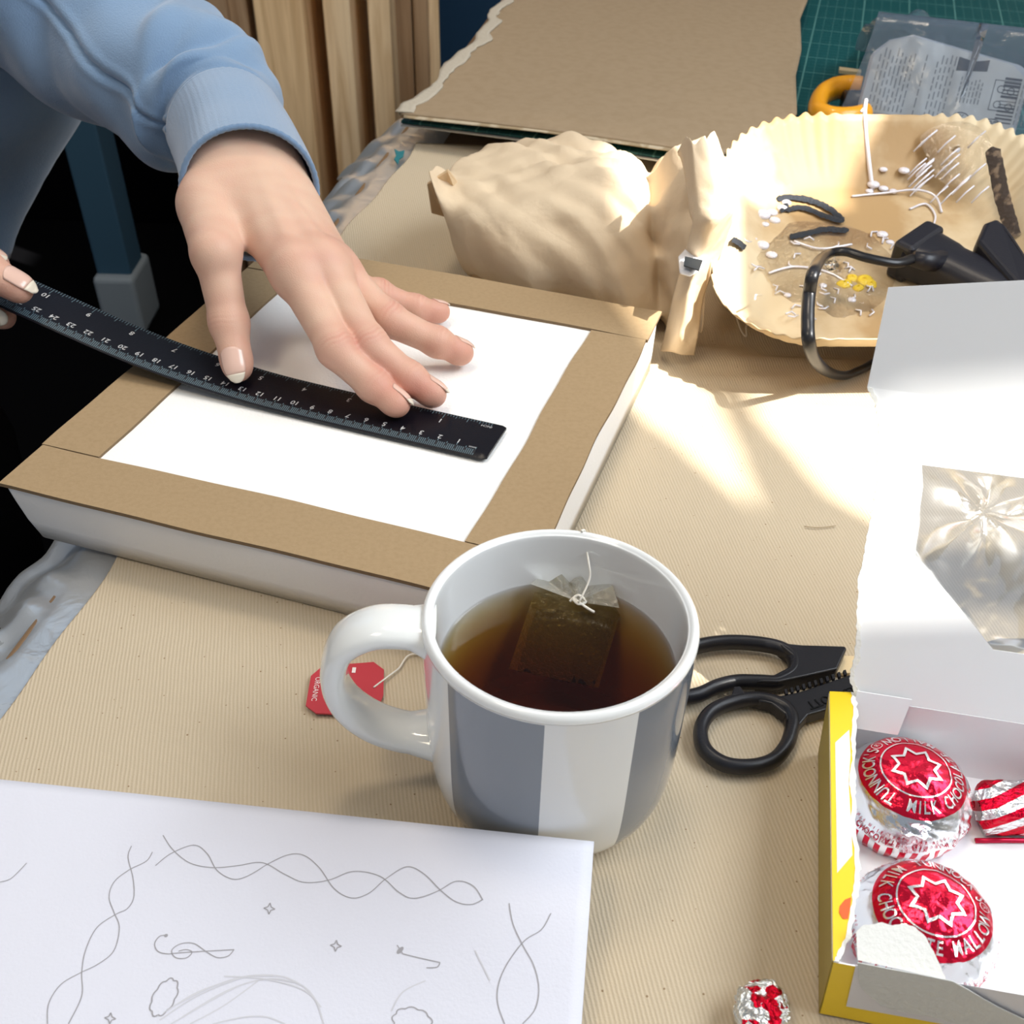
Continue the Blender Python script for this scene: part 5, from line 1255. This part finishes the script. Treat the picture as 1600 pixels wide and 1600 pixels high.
# mouth: stiff open flap reaching towards the viewer
def mouth(s, t):
    A_ = [(1118, 210), (1136, 262), (1150, 330), (1128, 392), (1100, 460), (1088, 530), (1084, 556)]; B_ = [(1060, 232), (1072, 300), (1082, 352), (1066, 410), (1050, 470), (1040, 520), (1032, 548)]
    z_ = [.115, .10, .088, .06, .038, .016, .003]; y = s*6; i0 = int(min(y, 5)); k = y-i0
    a = np.array(A_[i0])*(1-k)+np.array(A_[i0+1])*k; b = np.array(B_[i0])*(1-k)+np.array(B_[i0+1])*k; z = z_[i0]*(1-k)+z_[i0+1]*k
    p_ = a*t+b*(1-t); P_ = U(p_[0], p_[1], z+.014*math.sin(t*pi)*(1-.6*s)); return P_+np.array([0, -.5, .8])*(.0045*crC(P_)+.003*math.sin(t*9+s*5))*min(1, (1-s)*6+.2)
mk('open_mouth', *grid(60, 26, mouth), M_bag, pb_, solid=.0004)
wt = thing('white_packet', 'white wrapped packet with a dark patch poking from the paper bag mouth', 'packet', U(1085, 410, .03))
mk('wrapper', *slab([U(a, b, .070) for a, b in ((1060, 398), (1075, 382), (1102, 362), (1112, 380), (1100, 412), (1080, 425), (1062, 420))], (0, -.001, -.003)), mat('glossy white wrap', (.85, .86, .9), .2), wt, False, bevel=.002)
mk('dark_patch', *slab([U(a, b, .0725) for a, b in ((1070, 402), (1098, 408), (1092, 424), (1068, 416))], (0, 0, .0006)), mat('dark patch', (.02, .025, .03), .4), wt, False)

# ------------------------------------------------------------------ pack inside a clear bag, top right
pk = thing('boxed_pack', 'white boxed pack with printed label and barcode inside a clear bag', 'pack', U(1470, 170, .02))
pkc = [U(1338, 172, .030), U(1588, 205, .030)]; pd = pkc[1]-pkc[0]; PL = np.linalg.norm(pd); pd /= PL; pdn = np.array([-pd[1], pd[0], 0])
# upright face leaning back: from lower edge (near) to upper edge (far)
lt_ = [U(1335, 168, .040), U(1345, 100, .085), U(1392, 74, .095), U(1592, 112, .085), U(1590, 200, .040)]
th_ = [(0, 0), (0, .058), (.01, .07), (PL*.96, .07), (PL, .055), (PL, 0)]
pf = pkc[0]; pn = np.array([0, 0, 1])*.80+pdn*.60     # up the face
def PK(a, b, c_=0.): return pf+pd*a+pn*b+np.cross(pd, pn)*c_
bodyp = [(0.006, -.010), (PL-.006, -.010), (PL, -.006), (PL, .044), (PL-.008, .052), (.030, .066), (.012, .060), (0, .048), (0, -.006)]
mk('pack_body', *slab([PK(a, b) for a, b in bodyp], -np.cross(pd, pn)*.055), mat('white carton', (.70, .72, .76), .5), pk, False, bevel=.009)
lab = [(.002, .000), (PL-.004, -.001), (PL-.003, .040), (PL-.016, .0495), (.030, .0625), (.013, .057), (.003, .044)]
mk('label', *slab([PK(a, b, .0004) for a, b in lab], np.cross(pd, pn)*.0004), mat('label paper', (.80, .79, .75), .7), pk, False)
M_ink = mat('dark ink', (.07, .07, .08), .6); M_ink2 = mat('grey ink', (.30, .30, .30), .7)
def on_lab(vf, a, b, rot=0., sc=1., flipy=1):
    c_, s_ = math.cos(rot), math.sin(rot); return [PK(a+(x*c_-y*s_)*sc, b+(x*s_+y*c_)*sc, .0010) for x, y, _ in vf[0]], vf[1]
rect = lambda x0, y0, x1, y1: ([(x0, y0, 0), (x1, y0, 0), (x1, y1, 0), (x0, y1, 0)], [(0, 1, 2, 3)])
q4 = random.Random(3); prt = []
for k in range(13): 
    w_ = q4.uniform(.0006, .0022); prt.append(on_lab(rect(0, 0, .013, w_), PL-.019, .004+k*.0028))
bn = fill([(-.012, -.005), (.012, -.003), (.012, .006), (0, .0035), (-.012, .006)]); prt.append(on_lab(bn, .082, .045))
mk('barcode_and_badge', *join(*prt), M_ink, pk, False)
prt = []
for cx, cy in ((.083, .004), (.108, .002)):
    prt.append(on_lab(fill([(.007*math.cos(a), .0048*math.sin(a)) for a in np.linspace(0, 2*pi, 25)[:-1]], [[(.0062*math.cos(a), .0041*math.sin(a)) for a in np.linspace(0, 2*pi, 25)[:-1]]]), cx, cy)); prt.append(on_lab(text('%', .008), cx, cy))
prt.append(on_lab(fill([(-.010, -.012), (.010, -.012), (.010, .012), (-.010, .012)], [[(-.0094, -.0114), (.0094, -.0114), (.0094, .0114), (-.0094, .0114)]]), .112, .025))
for cx, cy in ((.108, .030), (.116, .029), (.108, .018), (.117, .017)): prt.append(on_lab(fill([(.003*math.cos(a), .003*math.sin(a)) for a in np.linspace(0, 2*pi, 17)[:-1]], [[(.0023*math.cos(a), .0023*math.sin(a)) for a in np.linspace(0, 2*pi, 17)[:-1]]]), cx, cy))
mk('symbols', *join(*prt), M_ink, pk, False)
prt = []
for col in range(15):
    a = .008+col*.0034+(.0 if col < 9 else .006)
    if col > 9: a = .008+col*.0034+.012
    b = .002
    while b < .046:
        l_ = q4.uniform(.003, .008); prt.append(on_lab(rect(0, 0, .0009, l_), a, b)); b += l_+q4.uniform(.001, .003)
for col in range(7):
    b = .016; a = .076+col*.0028
    while b < .034: l_ = q4.uniform(.002, .005); prt.append(on_lab(rect(0, 0, .0008, l_), a, b)); b += l_+.0012
for col in range(4):
    b = .004; a = .124+col*.003
    while b < .034: l_ = q4.uniform(.003, .006); prt.append(on_lab(rect(0, 0, .0008, l_), a, b)); b += l_+.0012
mk('fine_print', *join(*prt), M_ink2, pk, False, kind='stuff')
# clear bag around it
M_zip = film('clear zip bag', (.90, .93, .97), .0, .2, ((26, .4), (70, .25)), dif=.15, dcol=(.42, .52, .68), dist=.004)
crz = Crumple(10, 8, 40, 55)
b0 = U(1328, 196, .012); 
def zb(s, t):
    a = -.012+(PL+.05)*s; b = -.045+.42*t
    if b < .075: P_ = PK(a, b, .004+.003*crz((a*1., b*1., 0)))
    else:
        c_ = b-.075; P_ = PK(a, .075)+pdn*c_*.95+np.array([0, 0, -.075*min(1, c_/.20)+.012*crz((a, c_, 0))*min(1, c_*9)]); P_ = P_+np.array([0, 0, .004])
        P_[2] = max(P_[2], .017)
    P_ = P_+pd*(.010*math.sin(b*20)*(1 if s < .5 else 0)); return P_
mk_z = mk('clear_bag', *grid(60, 90, zb), M_zip); tag(mk_z, 'clear plastic bag lying over the white pack at the back right', 'plastic bag')
